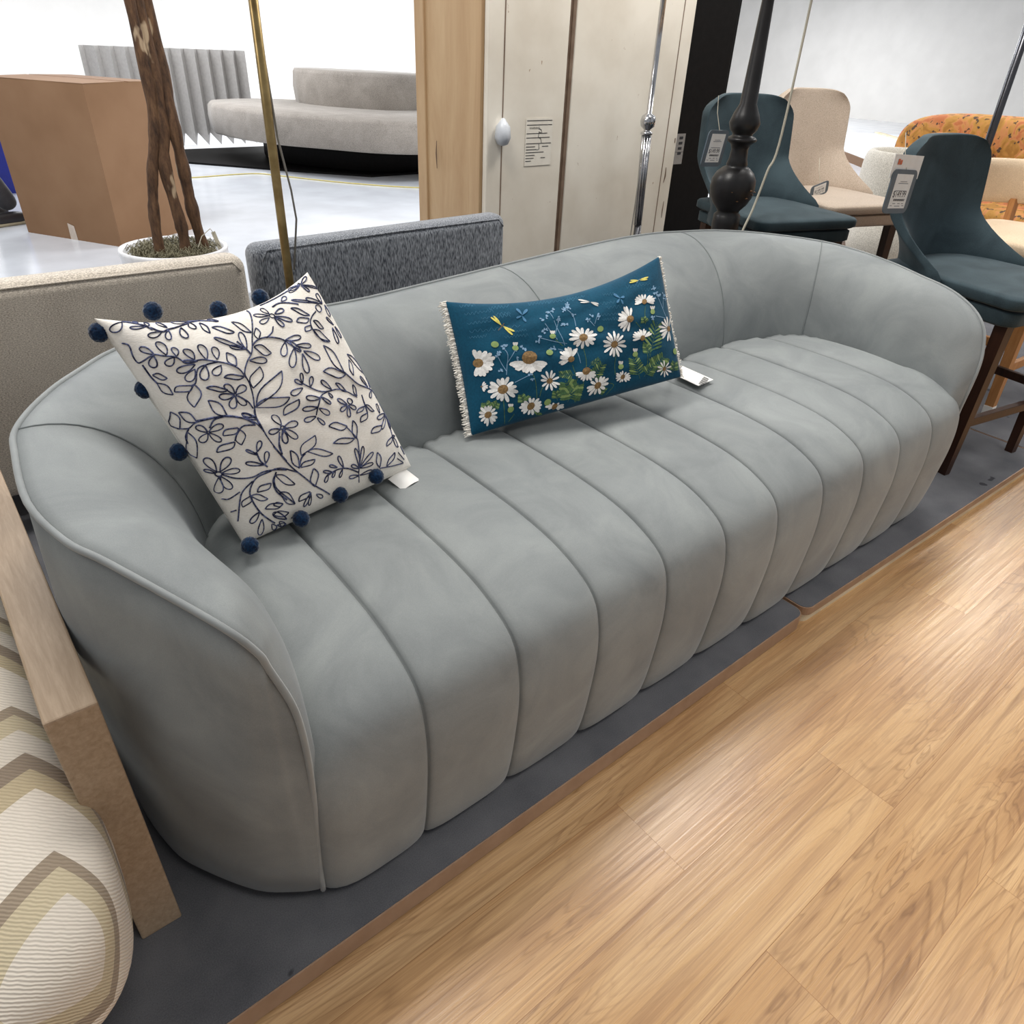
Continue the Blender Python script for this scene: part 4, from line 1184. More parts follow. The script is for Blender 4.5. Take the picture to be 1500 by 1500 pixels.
('P',0.833,0.464,0.848,0.422,4.8,3),
('P',0.833,0.464,0.806,0.451,4.8,3),
('P',0.833,0.464,0.865,0.455,4.8,3),
('P',0.833,0.464,0.812,0.438,4.8,3),
('P',0.823,0.556,0.853,0.535,4.8,3),
('P',0.823,0.556,0.85,0.527,4.8,3),
('P',0.823,0.556,0.831,0.512,4.8,3),
('P',0.823,0.556,0.837,0.591,4.8,3),
('P',0.823,0.556,0.799,0.538,4.8,3),
('P',0.863,0.412,0.849,0.378,4.8,3),
('P',0.863,0.412,0.886,0.374,4.8,3),
('P',0.863,0.412,0.897,0.398,4.8,3),
('P',0.863,0.412,0.833,0.41,4.8,3),
('P',0.863,0.412,0.865,0.369,4.8,3),
('P',0.93,0.377,0.97,0.347,4.8,3),
('P',0.93,0.377,0.97,0.347,4.8,3),
('P',0.93,0.377,0.943,0.334,4.8,3),
('P',0.93,0.377,0.92,0.421,4.8,3),
('P',0.93,0.377,0.948,0.335,4.8,3),
('P',0.95,0.303,0.985,0.287,4.8,3),
('P',0.95,0.303,0.91,0.319,4.8,3),
('P',0.95,0.303,0.942,0.264,4.8,3),
('P',0.95,0.303,0.985,0.298,4.8,3),
('P',0.95,0.303,0.985,0.266,4.8,3),
('P',-0.495,-0.311,-0.515,-0.295,4.8,3),
('P',-0.495,-0.311,-0.489,-0.272,4.8,3),
('P',-0.495,-0.311,-0.514,-0.325,4.8,3),
('P',-0.495,-0.311,-0.474,-0.317,4.8,3),
('P',-0.495,-0.311,-0.516,-0.308,4.8,3),
('P',-0.483,-0.38,-0.484,-0.421,4.8,3),
('P',-0.483,-0.38,-0.502,-0.394,4.8,3),
('P',-0.483,-0.38,-0.463,-0.398,4.8,3),
('P',-0.483,-0.38,-0.503,-0.391,4.8,3),
('P',-0.483,-0.38,-0.485,-0.421,4.8,3),
('P',-0.16,0.52,-0.139,0.542,4.8,3),
('P',-0.16,0.52,-0.143,0.556,4.8,3),
('P',-0.16,0.52,-0.181,0.529,4.8,3),
('P',-0.16,0.52,-0.14,0.503,4.8,3),
('P',-0.16,0.52,-0.167,0.475,4.8,3),
('P',-0.163,0.559,-0.169,0.513,4.8,3),
('P',-0.163,0.559,-0.164,0.513,4.8,3),
('P',-0.163,0.559,-0.167,0.513,4.8,3),
('P',-0.163,0.559,-0.143,0.586,4.8,3),
('P',-0.163,0.559,-0.155,0.518,4.8,3),
('P',-0.103,0.422,-0.084,0.399,4.8,3),
('P',-0.103,0.422,-0.08,0.433,4.8,3),
('P',-0.103,0.422,-0.12,0.449,4.8,3),
('P',-0.103,0.422,-0.081,0.414,4.8,3),
('P',-0.103,0.422,-0.124,0.404,4.8,3),
('P',-0.13,0.416,-0.109,0.434,4.8,3),
('P',-0.13,0.416,-0.137,0.458,4.8,3),
('P',-0.13,0.416,-0.119,0.457,4.8,3),
('P',-0.13,0.416,-0.125,0.461,4.8,3),
('P',-0.13,0.416,-0.152,0.424,4.8,3),
('P',0.188,0.446,0.203,0.411,4.8,3),
('P',0.188,0.446,0.187,0.4,4.8,3),
('P',0.188,0.446,0.209,0.469,4.8,3),
('P',0.188,0.446,0.21,0.462,4.8,3),
('P',0.188,0.446,0.211,0.455,4.8,3),
('P',0.198,0.385,0.181,0.353,4.8,3),
('P',0.198,0.385,0.191,0.429,4.8,3),
('P',0.198,0.385,0.212,0.423,4.8,3),
('P',0.198,0.385,0.189,0.428,4.8,3),
('P',0.198,0.385,0.213,0.421,4.8,3),
('P',0.096,0.402,0.075,0.422,4.8,3),
('P',0.096,0.402,0.089,0.446,4.8,3),
('P',0.096,0.402,0.093,0.448,4.8,3),
('P',0.096,0.402,0.087,0.359,4.8,3),
('P',0.096,0.402,0.119,0.412,4.8,3),
('P',0.132,0.458,0.156,0.457,4.8,3),
('P',0.132,0.458,0.15,0.426,4.8,3),
('P',0.132,0.458,0.156,0.453,4.8,3),
('P',0.132,0.458,0.156,0.456,4.8,3),
('P',0.132,0.458,0.127,0.503,4.8,3),
('P',-0.507,0.117,-0.488,0.099,4.8,3),
('P',-0.507,0.117,-0.488,0.136,4.8,3),
('P',-0.507,0.117,-0.496,0.083,4.8,3),
('P',-0.507,0.117,-0.486,0.118,4.8,3),
('P',-0.507,0.117,-0.513,0.157,4.8,3),
('P',-0.52,0.154,-0.502,0.133,4.8,3),
('P',-0.52,0.154,-0.513,0.115,4.8,3),
('P',-0.52,0.154,-0.53,0.19,4.8,3),
('P',-0.52,0.154,-0.536,0.178,4.8,3),
('P',-0.52,0.154,-0.515,0.196,4.8,3),
('P',0.795,0.385,0.824,0.386,4.8,3),
('P',0.795,0.385,0.794,0.342,4.8,3),
('P',0.795,0.385,0.824,0.366,4.8,3),
('P',0.795,0.385,0.824,0.387,4.8,3),
('P',0.795,0.385,0.824,0.364,4.8,3),
('P',-0.586,-0.02,-0.568,0.003,4.8,3),
('P',-0.586,-0.02,-0.573,-0.052,4.8,3),
('P',-0.586,-0.02,-0.575,0.015,4.8,3),
('P',-0.586,-0.02,-0.578,0.018,4.8,3),
('P',-0.586,-0.02,-0.568,0.003,4.8,3),
('P',0.737,0.078,0.712,0.106,4.8,3),
('P',0.737,0.078,0.762,0.094,4.8,3),
('P',0.737,0.078,0.74,0.034,4.8,3),
('P',0.737,0.078,0.729,0.122,4.8,3),
('P',0.737,0.078,0.718,0.05,4.8,3),
('P',-0.726,-0.162,-0.708,-0.143,4.8,3),
('P',-0.726,-0.162,-0.719,-0.124,4.8,3),
('P',-0.726,-0.162,-0.746,-0.162,4.8,3),
('P',-0.726,-0.162,-0.745,-0.148,4.8,3),
('P',-0.726,-0.162,-0.707,-0.175,4.8,3),
('P',-0.291,0.388,-0.272,0.371,4.8,3),
('P',-0.291,0.388,-0.305,0.419,4.8,3),
('P',-0.291,0.388,-0.313,0.393,4.8,3),
('P',-0.291,0.388,-0.273,0.416,4.8,3),
('P',-0.291,0.388,-0.304,0.422,4.8,3),
('P',-0.035,0.779,-0.029,0.734,4.8,3),
('P',-0.035,0.779,-0.056,0.748,4.8,3),
('P',-0.035,0.779,-0.021,0.827,4.8,3),
('P',-0.035,0.779,-0.054,0.797,4.8,3),
('P',-0.035,0.779,-0.014,0.765,4.8,3),
('P',0.034,0.115,0.149,0.109,11.6,1),
('P',0.03,0.127,0.122,0.187,11.6,2),
('P',0.025,0.136,0.087,0.25,11.6,1),
('P',0.016,0.143,0.025,0.296,11.6,1),
('P',0.008,0.148,-0.024,0.329,11.6,1),
('P',0.001,0.143,-0.072,0.293,11.6,2),
('P',-0.004,0.134,-0.105,0.234,11.6,1),
('P',-0.006,0.119,-0.118,0.136,11.6,1),
('P',-0.001,0.104,-0.084,0.038,11.6,2),
('P',0.003,0.097,-0.057,-0.013,11.6,1),
('P',0.011,0.087,-0.009,-0.074,11.6,2),
('P',0.019,0.089,0.051,-0.06,11.6,1),
('P',0.027,0.091,0.101,-0.049,11.6,1),
('P',0.03,0.102,0.122,0.022,11.6,1),
('C',0.014,0.116,0.048,0.099,11.6,4),
('P',0.311,-0.147,0.408,-0.144,10.0,2),
('P',0.309,-0.131,0.396,-0.037,10.0,1),
('P',0.303,-0.122,0.36,0.022,10.0,2),
('P',0.297,-0.112,0.319,0.093,10.0,1),
('P',0.288,-0.112,0.256,0.089,10.0,1),
('P',0.283,-0.122,0.225,0.025,10.0,2),
('P',0.277,-0.13,0.186,-0.033,10.0,1),
('P',0.278,-0.144,0.187,-0.126,10.0,2),
('P',0.277,-0.161,0.182,-0.236,10.0,1),
('P',0.284,-0.173,0.231,-0.319,10.0,1),
('P',0.29,-0.18,0.268,-0.36,10.0,2),
('P',0.298,-0.183,0.323,-0.382,10.0,1),
('P',0.304,-0.173,0.363,-0.319,10.0,1),
('P',0.312,-0.162,0.415,-0.246,10.0,2),
('C',0.294,-0.148,0.326,-0.164,10.0,4),
('P',-0.511,-0.087,-0.65,-0.085,15.8,1),
('P',-0.507,-0.093,-0.628,-0.124,15.8,1),
('P',-0.505,-0.102,-0.611,-0.184,15.8,2),
('P',-0.503,-0.105,-0.598,-0.2,15.8,1),
('P',-0.496,-0.112,-0.551,-0.25,15.8,2),
('P',-0.492,-0.117,-0.528,-0.278,15.8,1),
('P',-0.485,-0.119,-0.478,-0.298,15.8,1),
('P',-0.481,-0.116,-0.451,-0.274,15.8,1),
('P',-0.473,-0.118,-0.396,-0.295,15.8,2),
('P',-0.47,-0.112,-0.381,-0.255,15.8,2),
('P',-0.467,-0.108,-0.358,-0.229,15.8,1),
('P',-0.464,-0.104,-0.337,-0.198,15.8,1),
('C',-0.48,-0.03,-0.43,-0.049,18.7,4),
('P',-0.715,-0.45,-0.619,-0.45,12.2,2),
('P',-0.718,-0.438,-0.641,-0.371,12.2,1),
('P',-0.723,-0.424,-0.673,-0.274,12.2,2),
('P',-0.73,-0.423,-0.721,-0.269,12.2,1),
('P',-0.736,-0.423,-0.762,-0.272,12.2,2),
('P',-0.745,-0.427,-0.822,-0.3,12.2,1),
('P',-0.747,-0.436,-0.832,-0.361,12.2,2),
('P',-0.75,-0.448,-0.851,-0.434,12.2,1),
('P',-0.747,-0.463,-0.835,-0.537,12.2,1),
('P',-0.74,-0.471,-0.786,-0.586,12.2,1),
('P',-0.734,-0.476,-0.75,-0.625,12.2,1),
('P',-0.726,-0.482,-0.694,-0.662,12.2,1),
('P',-0.717,-0.473,-0.637,-0.604,12.2,1),
('P',-0.713,-0.464,-0.608,-0.543,12.2,2),
('C',-0.731,-0.45,-0.699,-0.463,12.2,4),
('P',-0.891,-0.017,-0.921,-0.18,14.2,1),
('P',-0.885,-0.019,-0.882,-0.194,14.2,1),
('P',-0.88,-0.02,-0.852,-0.203,14.2,1),
('P',-0.876,-0.013,-0.823,-0.157,14.2,2),
('P',-0.871,-0.008,-0.787,-0.122,14.2,1),
('P',-0.868,0.003,-0.766,-0.045,14.2,1),
('P',-0.868,0.01,-0.77,0.004,14.2,2),
('P',-0.865,0.019,-0.749,0.059,14.2,1),
('P',-0.868,0.029,-0.771,0.13,14.2,2),
('P',-0.874,0.036,-0.807,0.175,14.2,1),
('P',-0.881,0.039,-0.855,0.197,14.2,2),
('P',-0.887,0.044,-0.899,0.224,14.2,2),
('C',-0.885,0.012,-0.857,0.003,11.6,4),
('P',0.704,0.384,0.789,0.303,8.4,2),
('P',0.706,0.389,0.804,0.336,8.4,1),
('P',0.707,0.395,0.809,0.376,8.4,1),
('P',0.704,0.403,0.792,0.429,8.4,1),
('P',0.701,0.407,0.769,0.46,8.4,1),
('P',0.694,0.416,0.722,0.515,8.4,1),
('P',0.688,0.419,0.683,0.537,8.4,1),
('P',0.682,0.42,0.645,0.549,8.4,2),
('P',0.678,0.417,0.615,0.529,8.4,1),
('P',0.675,0.413,0.597,0.502,8.4,2),
('P',0.675,0.408,0.595,0.461,8.4,1),
('P',0.673,0.401,0.584,0.418,8.4,1),
('C',0.689,0.398,0.717,0.381,7.8,4),
('P',0.502,0.226,0.541,0.384,10.6,1),
('P',0.495,0.234,0.493,0.442,10.6,1),
('P',0.491,0.235,0.466,0.446,10.6,2),
('P',0.486,0.225,0.431,0.377,10.6,2),
('P',0.48,0.222,0.391,0.356,10.6,1),
('P',0.479,0.21,0.385,0.281,10.6,1),
('P',0.477,0.205,0.372,0.243,10.6,2),
('P',0.476,0.191,0.367,0.148,10.6,1),
('P',0.479,0.183,0.386,0.096,10.6,1),
('P',0.482,0.172,0.407,0.026,10.6,2),
('P',0.49,0.168,0.46,0.001,10.6,1),
('C',0.496,0.198,0.531,0.177,10.6,4),
('P',-0.114,-0.178,-0.05,-0.035,10.6,1),
('P',-0.117,-0.179,-0.073,-0.039,10.6,2),
('P',-0.123,-0.172,-0.11,0.003,10.6,2),
('P',-0.126,-0.169,-0.129,0.023,10.6,2),
('P',-0.13,-0.17,-0.157,0.017,10.6,1),
('P',-0.133,-0.177,-0.18,-0.031,10.6,1),
('P',-0.138,-0.177,-0.212,-0.028,10.6,1),
('P',-0.139,-0.189,-0.219,-0.11,10.6,2),
('P',-0.14,-0.193,-0.224,-0.139,10.6,1),
('P',-0.142,-0.205,-0.239,-0.218,10.6,2),
('P',-0.14,-0.211,-0.222,-0.253,10.6,1),
('C',-0.125,-0.203,-0.1,-0.215,8.7,4),
('P',0.607,-0.186,0.701,-0.166,8.1,1),
('P',0.605,-0.18,0.685,-0.126,8.1,1),
('P',0.599,-0.173,0.646,-0.081,8.1,1),
('P',0.597,-0.167,0.63,-0.042,8.1,1),
('P',0.592,-0.168,0.594,-0.044,8.1,1),
('P',0.589,-0.165,0.58,-0.022,8.1,1),
('P',0.585,-0.169,0.553,-0.049,8.1,1),
('P',0.58,-0.167,0.517,-0.04,8.1,1),
('P',0.577,-0.172,0.496,-0.073,8.1,1),
('P',0.575,-0.178,0.485,-0.111,8.1,2),
('P',0.574,-0.187,0.481,-0.173,8.1,1),
('C',0.591,-0.19,0.618,-0.204,7.8,4),
('P',-0.319,-0.474,-0.244,-0.451,8.4,1),
('P',-0.324,-0.461,-0.277,-0.368,8.4,1),
('P',-0.328,-0.453,-0.304,-0.31,8.4,1),
('P',-0.336,-0.452,-0.358,-0.305,8.4,1),
('P',-0.343,-0.459,-0.405,-0.352,8.4,1),
('P',-0.344,-0.471,-0.412,-0.432,8.4,1),
('P',-0.343,-0.487,-0.403,-0.54,8.4,1),
('P',-0.339,-0.499,-0.375,-0.616,8.4,1),
('P',-0.331,-0.503,-0.32,-0.649,8.4,1),
('P',-0.324,-0.499,-0.278,-0.622,8.4,1),
('P',-0.319,-0.493,-0.247,-0.582,8.4,1),
('C',-0.332,-0.478,-0.309,-0.488,8.1,4),
('P',-0.021,-0.491,-0.103,-0.462,8.9,1),
('P',-0.021,-0.496,-0.104,-0.497,8.9,1),
('P',-0.019,-0.503,-0.086,-0.542,8.9,1),
('P',-0.015,-0.511,-0.061,-0.592,8.9,1),
('P',-0.012,-0.516,-0.038,-0.629,8.9,1),
('P',-0.005,-0.517,0.003,-0.633,8.9,1),
('P',0.001,-0.52,0.043,-0.655,8.9,1),
('P',0.005,-0.515,0.071,-0.618,8.9,1),
('P',0.007,-0.51,0.087,-0.589,8.9,1),
('P',0.007,-0.502,0.082,-0.534,8.9,1),
('C',-0.005,-0.47,0.027,-0.486,10.8,4),
('P',0.11,-0.747,0.169,-0.648,10.6,1),
('P',0.105,-0.743,0.137,-0.621,10.6,1),
('P',0.097,-0.742,0.082,-0.618,10.6,1),
('P',0.089,-0.749,0.031,-0.665,10.6,1),
('P',0.084,-0.763,-0.009,-0.756,10.6,1),
('P',0.085,-0.772,-0.001,-0.818,10.6,1),
('P',0.088,-0.783,0.022,-0.89,10.6,1),
('P',0.096,-0.785,0.078,-0.902,10.6,2),
('P',0.104,-0.787,0.136,-0.916,10.6,1),
('P',0.112,-0.777,0.178,-0.854,10.6,1),
('P',0.116,-0.766,0.21,-0.777,10.6,1),
('P',0.116,-0.753,0.207,-0.692,10.6,1),
('C',0.1,-0.764,0.132,-0.779,9.8,4),
('P',0.362,-0.738,0.427,-0.751,6.8,1),
('P',0.361,-0.731,0.42,-0.705,6.8,1),
('P',0.356,-0.726,0.386,-0.671,6.8,1),
('P',0.35,-0.72,0.345,-0.63,6.8,1),
('P',0.346,-0.722,0.321,-0.644,6.8,1),
('P',0.34,-0.722,0.281,-0.644,6.8,1),
('P',0.34,-0.728,0.279,-0.681,6.8,1),
('P',0.34,-0.734,0.277,-0.727,6.8,2),
('P',0.341,-0.742,0.288,-0.775,6.8,1),
('P',0.346,-0.748,0.32,-0.816,6.8,2),
('P',0.35,-0.748,0.346,-0.818,6.8,1),
('P',0.356,-0.751,0.388,-0.836,6.8,1),
('P',0.361,-0.749,0.42,-0.826,6.8,1),
('P',0.363,-0.745,0.432,-0.795,6.8,1),
('C',0.351,-0.736,0.373,-0.746,6.8,4),
('P',-0.492,-0.805,-0.412,-0.781,10.0,1),
('P',-0.495,-0.796,-0.433,-0.72,10.0,1),
('P',-0.502,-0.792,-0.48,-0.691,10.0,1),
('P',-0.508,-0.789,-0.519,-0.671,10.0,1),
('P',-0.515,-0.794,-0.568,-0.707,10.0,2),
('P',-0.519,-0.798,-0.594,-0.736,10.0,1),
('P',-0.521,-0.806,-0.61,-0.784,10.0,1),
('P',-0.518,-0.815,-0.591,-0.846,10.0,1),
('P',-0.515,-0.822,-0.571,-0.893,10.0,1),
('P',-0.509,-0.829,-0.522,-0.936,10.0,1),
('P',-0.502,-0.832,-0.478,-0.956,10.0,1),
('P',-0.494,-0.828,-0.426,-0.936,10.0,1),
('P',-0.492,-0.821,-0.416,-0.888,10.0,1),
('P',-0.491,-0.813,-0.407,-0.835,10.0,1),
('C',-0.505,-0.81,-0.477,-0.823,10.0,4),
('P',-0.854,-0.776,-0.79,-0.778,8.4,1),
('P',-0.856,-0.765,-0.804,-0.707,8.4,2),
('P',-0.86,-0.757,-0.83,-0.653,8.4,2),
('P',-0.863,-0.755,-0.855,-0.638,8.4,2),
('P',-0.868,-0.754,-0.884,-0.637,8.4,2),
('P',-0.873,-0.755,-0.917,-0.641,8.4,1),
('P',-0.875,-0.764,-0.932,-0.703,8.4,2),
('P',-0.876,-0.775,-0.937,-0.77,8.4,1),
('P',-0.874,-0.786,-0.924,-0.842,8.4,1),
('P',-0.869,-0.793,-0.896,-0.889,8.4,1),
('P',-0.867,-0.8,-0.874,-0.937,8.4,1),
('P',-0.86,-0.798,-0.827,-0.929,8.4,2),
('P',-0.856,-0.794,-0.806,-0.899,8.4,1),
('P',-0.854,-0.787,-0.791,-0.856,8.4,2),
('C',-0.865,-0.775,-0.843,-0.786,8.4,4),
('P',0.924,-0.164,0.985,-0.009,8.4,2),
('P',0.916,-0.159,0.916,0.014,8.4,1),
('P',0.909,-0.162,0.872,-0.003,8.4,1),
('P',0.903,-0.167,0.832,-0.035,8.4,1),
('P',0.895,-0.175,0.789,-0.091,8.4,2),
('P',0.895,-0.189,0.79,-0.183,8.4,1),
('P',0.897,-0.2,0.799,-0.257,8.4,2),
('P',0.898,-0.208,0.805,-0.311,8.4,2),
('P',0.908,-0.218,0.866,-0.38,8.4,1),
('P',0.915,-0.22,0.908,-0.392,8.4,2),
('C',0.916,-0.19,0.959,-0.204,7.8,4),
('P',0.805,-0.802,0.882,-0.794,6.4,2),
('P',0.8,-0.791,0.851,-0.723,6.4,1),
('P',0.792,-0.782,0.793,-0.662,6.4,1),
('P',0.786,-0.785,0.751,-0.678,6.4,1),
('P',0.78,-0.794,0.711,-0.737,6.4,1),
('P',0.778,-0.804,0.703,-0.81,6.4,1),
('P',0.785,-0.816,0.75,-0.89,6.4,1),
('P',0.792,-0.824,0.799,-0.939,6.4,1),
('P',0.798,-0.822,0.839,-0.925,6.4,1),
('P',0.805,-0.816,0.879,-0.887,6.4,1),
('C',0.792,-0.803,0.815,-0.813,6.0,4),
('P',-0.279,-0.918,-0.204,-0.933,7.7,2),
('P',-0.286,-0.91,-0.254,-0.878,7.7,2),
('P',-0.295,-0.906,-0.314,-0.851,7.7,1),
('P',-0.303,-0.905,-0.366,-0.844,7.7,2),
('P',-0.305,-0.91,-0.38,-0.877,7.7,1),
('P',-0.3,-0.917,-0.349,-0.924,7.7,1),
('P',-0.294,-0.922,-0.302,-0.959,7.7,2),
('P',-0.284,-0.926,-0.232,-0.984,7.7,1),
('P',-0.278,-0.925,-0.195,-0.974,7.7,1),
('C',-0.292,-0.916,-0.267,-0.927,7.7,4),
('P',-0.887,-0.354,-0.872,-0.424,5.5,1),
('P',-0.886,-0.351,-0.861,-0.402,5.5,1),
('P',-0.883,-0.348,-0.842,-0.381,5.5,1),
('P',-0.882,-0.343,-0.838,-0.347,5.5,1),
('P',-0.884,-0.337,-0.852,-0.308,5.5,1),
('P',-0.886,-0.332,-0.862,-0.278,5.5,1),
('C',-0.89,-0.342,-0.885,-0.344,2.0,4),
('C',-0.731,0.262,-0.71,0.256,8.9,6),
('C',0.192,0.188,0.218,0.174,8.9,6),
('C',-0.301,-0.008,-0.278,-0.017,8.9,6),
('C',-0.359,-0.817,-0.335,-0.829,8.9,6),
('C',0.955,-0.575,0.985,-0.581,8.9,6),
('C',-0.576,0.162,-0.558,0.157,7.8,6),
('P',-0.575,0.171,-0.582,0.262,7.2,2),
('P',-0.575,0.171,-0.565,0.258,7.2,2),
('P',-0.575,0.171,-0.549,0.253,7.2,2),
('C',-0.247,0.255,-0.229,0.247,7.8,6),
('P',-0.246,0.265,-0.252,0.363,7.2,2),
('P',-0.246,0.265,-0.235,0.356,7.2,2),
('P',-0.246,0.265,-0.217,0.35,7.2,2),
('C',0.496,-0.416,0.519,-0.427,7.8,6),
('P',0.497,-0.406,0.483,-0.307,7.2,2),
('P',0.497,-0.406,0.504,-0.318,7.2,2),
('P',0.497,-0.406,0.525,-0.329,7.2,2),
('C',0.335,-0.555,0.357,-0.566,7.8,6),
('P',0.336,-0.545,0.32,-0.446,7.2,2),
('P',0.336,-0.545,0.34,-0.456,7.2,2),
('P',0.336,-0.545,0.361,-0.467,7.2,2),
('C',-0.681,-0.782,-0.663,-0.79,7.8,6),
('P',-0.68,-0.773,-0.696,-0.686,7.2,2),
('P',-0.68,-0.773,-0.679,-0.693,7.2,2),
('P',-0.68,-0.773,-0.662,-0.701,7.2,2),
('C',0.751,0.179,0.776,0.165,7.8,6),
('P',0.752,0.188,0.741,0.286,7.2,2),
('P',0.752,0.188,0.765,0.273,7.2,2),
('P',0.752,0.188,0.789,0.259,7.2,2),
('P',-0.634,0.559,-0.704,0.717,7.8,7),
('P',-0.635,0.573,-0.679,0.738,6.6,7),
('P',-0.628,0.558,-0.552,0.432,7.8,7),
('P',-0.626,0.544,-0.575,0.377,7.2,7),
('P',0.691,0.785,0.59,0.819,6.0,7),
('P',0.693,0.792,0.609,0.853,4.8,7),
('P',0.698,0.795,0.802,0.766,6.0,7),
('P',0.701,0.778,0.784,0.736,4.8,7),
('P',0.167,0.722,0.077,0.826,7.2,2),
('P',0.165,0.711,0.081,0.759,5.4,2),
('P',0.171,0.715,0.241,0.633,7.2,2),
('P',0.17,0.708,0.231,0.6,4.8,2),
('S',-0.671,0.492,-0.626,0.568,-0.609,0.599,1.2,4),
('S',0.664,0.761,0.707,0.804,1.0,3),
('P',-0.446,0.708,-0.468,0.85,9.5,8),
('P',-0.446,0.708,-0.385,0.81,9.5,8),
('P',-0.451,0.698,-0.502,0.666,7.2,8),
('P',-0.448,0.698,-0.434,0.577,8.4,8),
('P',0.449,0.609,0.405,0.737,9.5,8),
('P',0.45,0.616,0.494,0.609,9.5,8),
('P',0.442,0.606,0.401,0.546,8.4,8),
('P',0.449,0.59,0.463,0.487,7.2,8),
('S',-0.894,0.792,-0.884,0.765,-0.862,0.806,-0.853,0.769,-0.83,0.818,-0.823,0.772,-0.798,0.833,-0.79,0.786,-0.767,0.834,-0.758,0.798,-0.736,0.832,-0.725,0.805,-0.701,0.853,-0.694,0.805,-0.669,0.856,-0.664,0.798,0.7,9),
('S',-0.778,0.72,-0.767,0.689,-0.747,0.722,-0.737,0.687,-0.715,0.73,-0.704,0.701,-0.681,0.745,-0.674,0.693,-0.649,0.75,-0.642,0.692,-0.617,0.751,-0.61,0.696,-0.584,0.755,-0.576,0.708,-0.551,0.761,-0.545,0.7,0.7,9),
('S',-0.895,0.635,-0.883,0.612,-0.865,0.64,-0.854,0.61,-0.832,0.659,-0.824,0.612,-0.802,0.663,-0.793,0.619,-0.771,0.661,-0.761,0.626,-0.74,0.667,-0.73,0.629,-0.71,0.658,0.7,9),
('S',-0.895,0.517,-0.879,0.48,-0.851,0.53,-0.835,0.489,-0.808,0.535,-0.793,0.482,-0.765,0.524,-0.748,0.486,-0.718,0.544,-0.703,0.486,-0.673,0.542,-0.656,0.5,-0.628,0.542,-0.611,0.497,-0.581,0.546,-0.563,0.509,-0.533,0.554,-0.517,0.502,-0.489,0.537,0.7,9),
('S',-0.906,0.425,-0.899,0.399,-0.884,0.429,-0.877,0.4,-0.862,0.431,-0.855,0.397,-0.839,0.439,-0.834,0.389,-0.818,0.427,-0.811,0.389,-0.794,0.437,-0.787,0.401,-0.77,0.445,0.7,9),
('S',-0.66,0.776,-0.651,0.747,-0.629,0.794,-0.621,0.756,-0.6,0.796,-0.595,0.743,-0.571,0.797,-0.565,0.75,-0.543,0.796,-0.537,0.747,0.7,9),
('S',-0.638,0.383,-0.631,0.34,-0.613,0.38,-0.606,0.336,-0.589,0.365,-0.58,0.339,-0.562,0.379,-0.555,0.333,-0.536,0.375,-0.528,0.34,-0.511,0.367,-0.502,0.334,-0.484,0.373,-0.477,0.323,-0.458,0.371,-0.45,0.332,0.7,9),
('S',-0.341,0.952,-0.349,0.877,-0.315,0.948,-0.322,0.874,-0.291,0.939,-0.291,0.888,-0.267,0.927,-0.267,0.877,-0.233,0.945,-0.241,0.869,-0.204,0.949,-0.211,0.877,-0.182,0.932,-0.187,0.862,-0.158,0.917,-0.156,0.875,0.7,9),
('S',-0.177,0.924,-0.176,0.863,-0.143,0.921,-0.139,0.87,-0.11,0.913,-0.105,0.864,-0.077,0.903,-0.071,0.858,-0.043,0.894,-0.039,0.84,-0.009,0.889,-0.002,0.844,0.026,0.882,0.03,0.823,0.059,0.868,0.067,0.823,0.7,9),
('S',0.226,0.447,0.237,0.395,0.26,0.427,0.272,0.384,0.295,0.416,0.307,0.367,0.331,0.406,0.342,0.357,0.366,0.39,0.379,0.351,0.403,0.382,0.415,0.332,0.441,0.379,0.454,0.332,0.476,0.35,0.489,0.305,0.7,9),
('S',0.232,0.351,0.239,0.308,0.257,0.342,0.265,0.3,0.283,0.338,0.29,0.292,0.307,0.32,0.315,0.281,0.335,0.33,0.34,0.266,0.36,0.315,0.365,0.254,0.385,0.3,0.7,9),
('S',0.002,0.922,-0.002,0.861,0.024,0.908,0.024,0.855,0.05,0.902,0.05,0.852,0.079,0.904,0.075,0.841,0.101,0.884,0.102,0.835,0.132,0.895,0.132,0.843,0.157,0.882,0.7,9),
('S',0.204,0.667,0.211,0.616,0.238,0.673,0.245,0.622,0.266,0.649,0.273,0.601,0.299,0.651,0.303,0.58,0.326,0.618,0.337,0.586,0.358,0.614,0.366,0.559,0.391,0.61,0.7,9),
('S',0.552,0.795,0.557,0.733,0.587,0.784,0.591,0.717,0.619,0.762,0.628,0.713,0.654,0.746,0.661,0.685,0.689,0.731,0.698,0.678,0.721,0.694,0.734,0.656,0.759,0.679,0.771,0.637,0.795,0.656,0.809,0.613,0.7,9),
('S',0.311,0.807,0.314,0.763,0.333,0.789,0.337,0.746,0.357,0.779,0.36,0.729,0.383,0.772,0.384,0.718,0.406,0.758,0.412,0.718,0.7,9),
('S',0.695,0.637,0.702,0.582,0.725,0.615,0.733,0.559,0.757,0.593,0.766,0.544,0.791,0.584,0.802,0.54,0.825,0.564,0.837,0.524,0.861,0.553,0.873,0.504,0.899,0.534,0.7,9),
('S',-0.682,0.907,-0.681,0.849,-0.654,0.915,-0.651,0.868,-0.626,0.921,-0.625,0.863,-0.595,0.934,-0.596,0.876,-0.57,0.93,-0.57,0.871,-0.543,0.929,-0.54,0.886,-0.511,0.943,0.7,9),
('S',-0.907,0.935,-0.902,0.889,-0.878,0.944,-0.871,0.911,-0.847,0.962,-0.845,0.911,-0.811,0.985,-0.817,0.912,-0.785,0.983,-0.786,0.933,0.7,9),
('S',0.3,0.542,0.311,0.487,0.337,0.526,0.349,0.476,0.376,0.518,0.386,0.451,0.414,0.502,0.425,0.439,0.453,0.488,0.466,0.435,0.7,9),
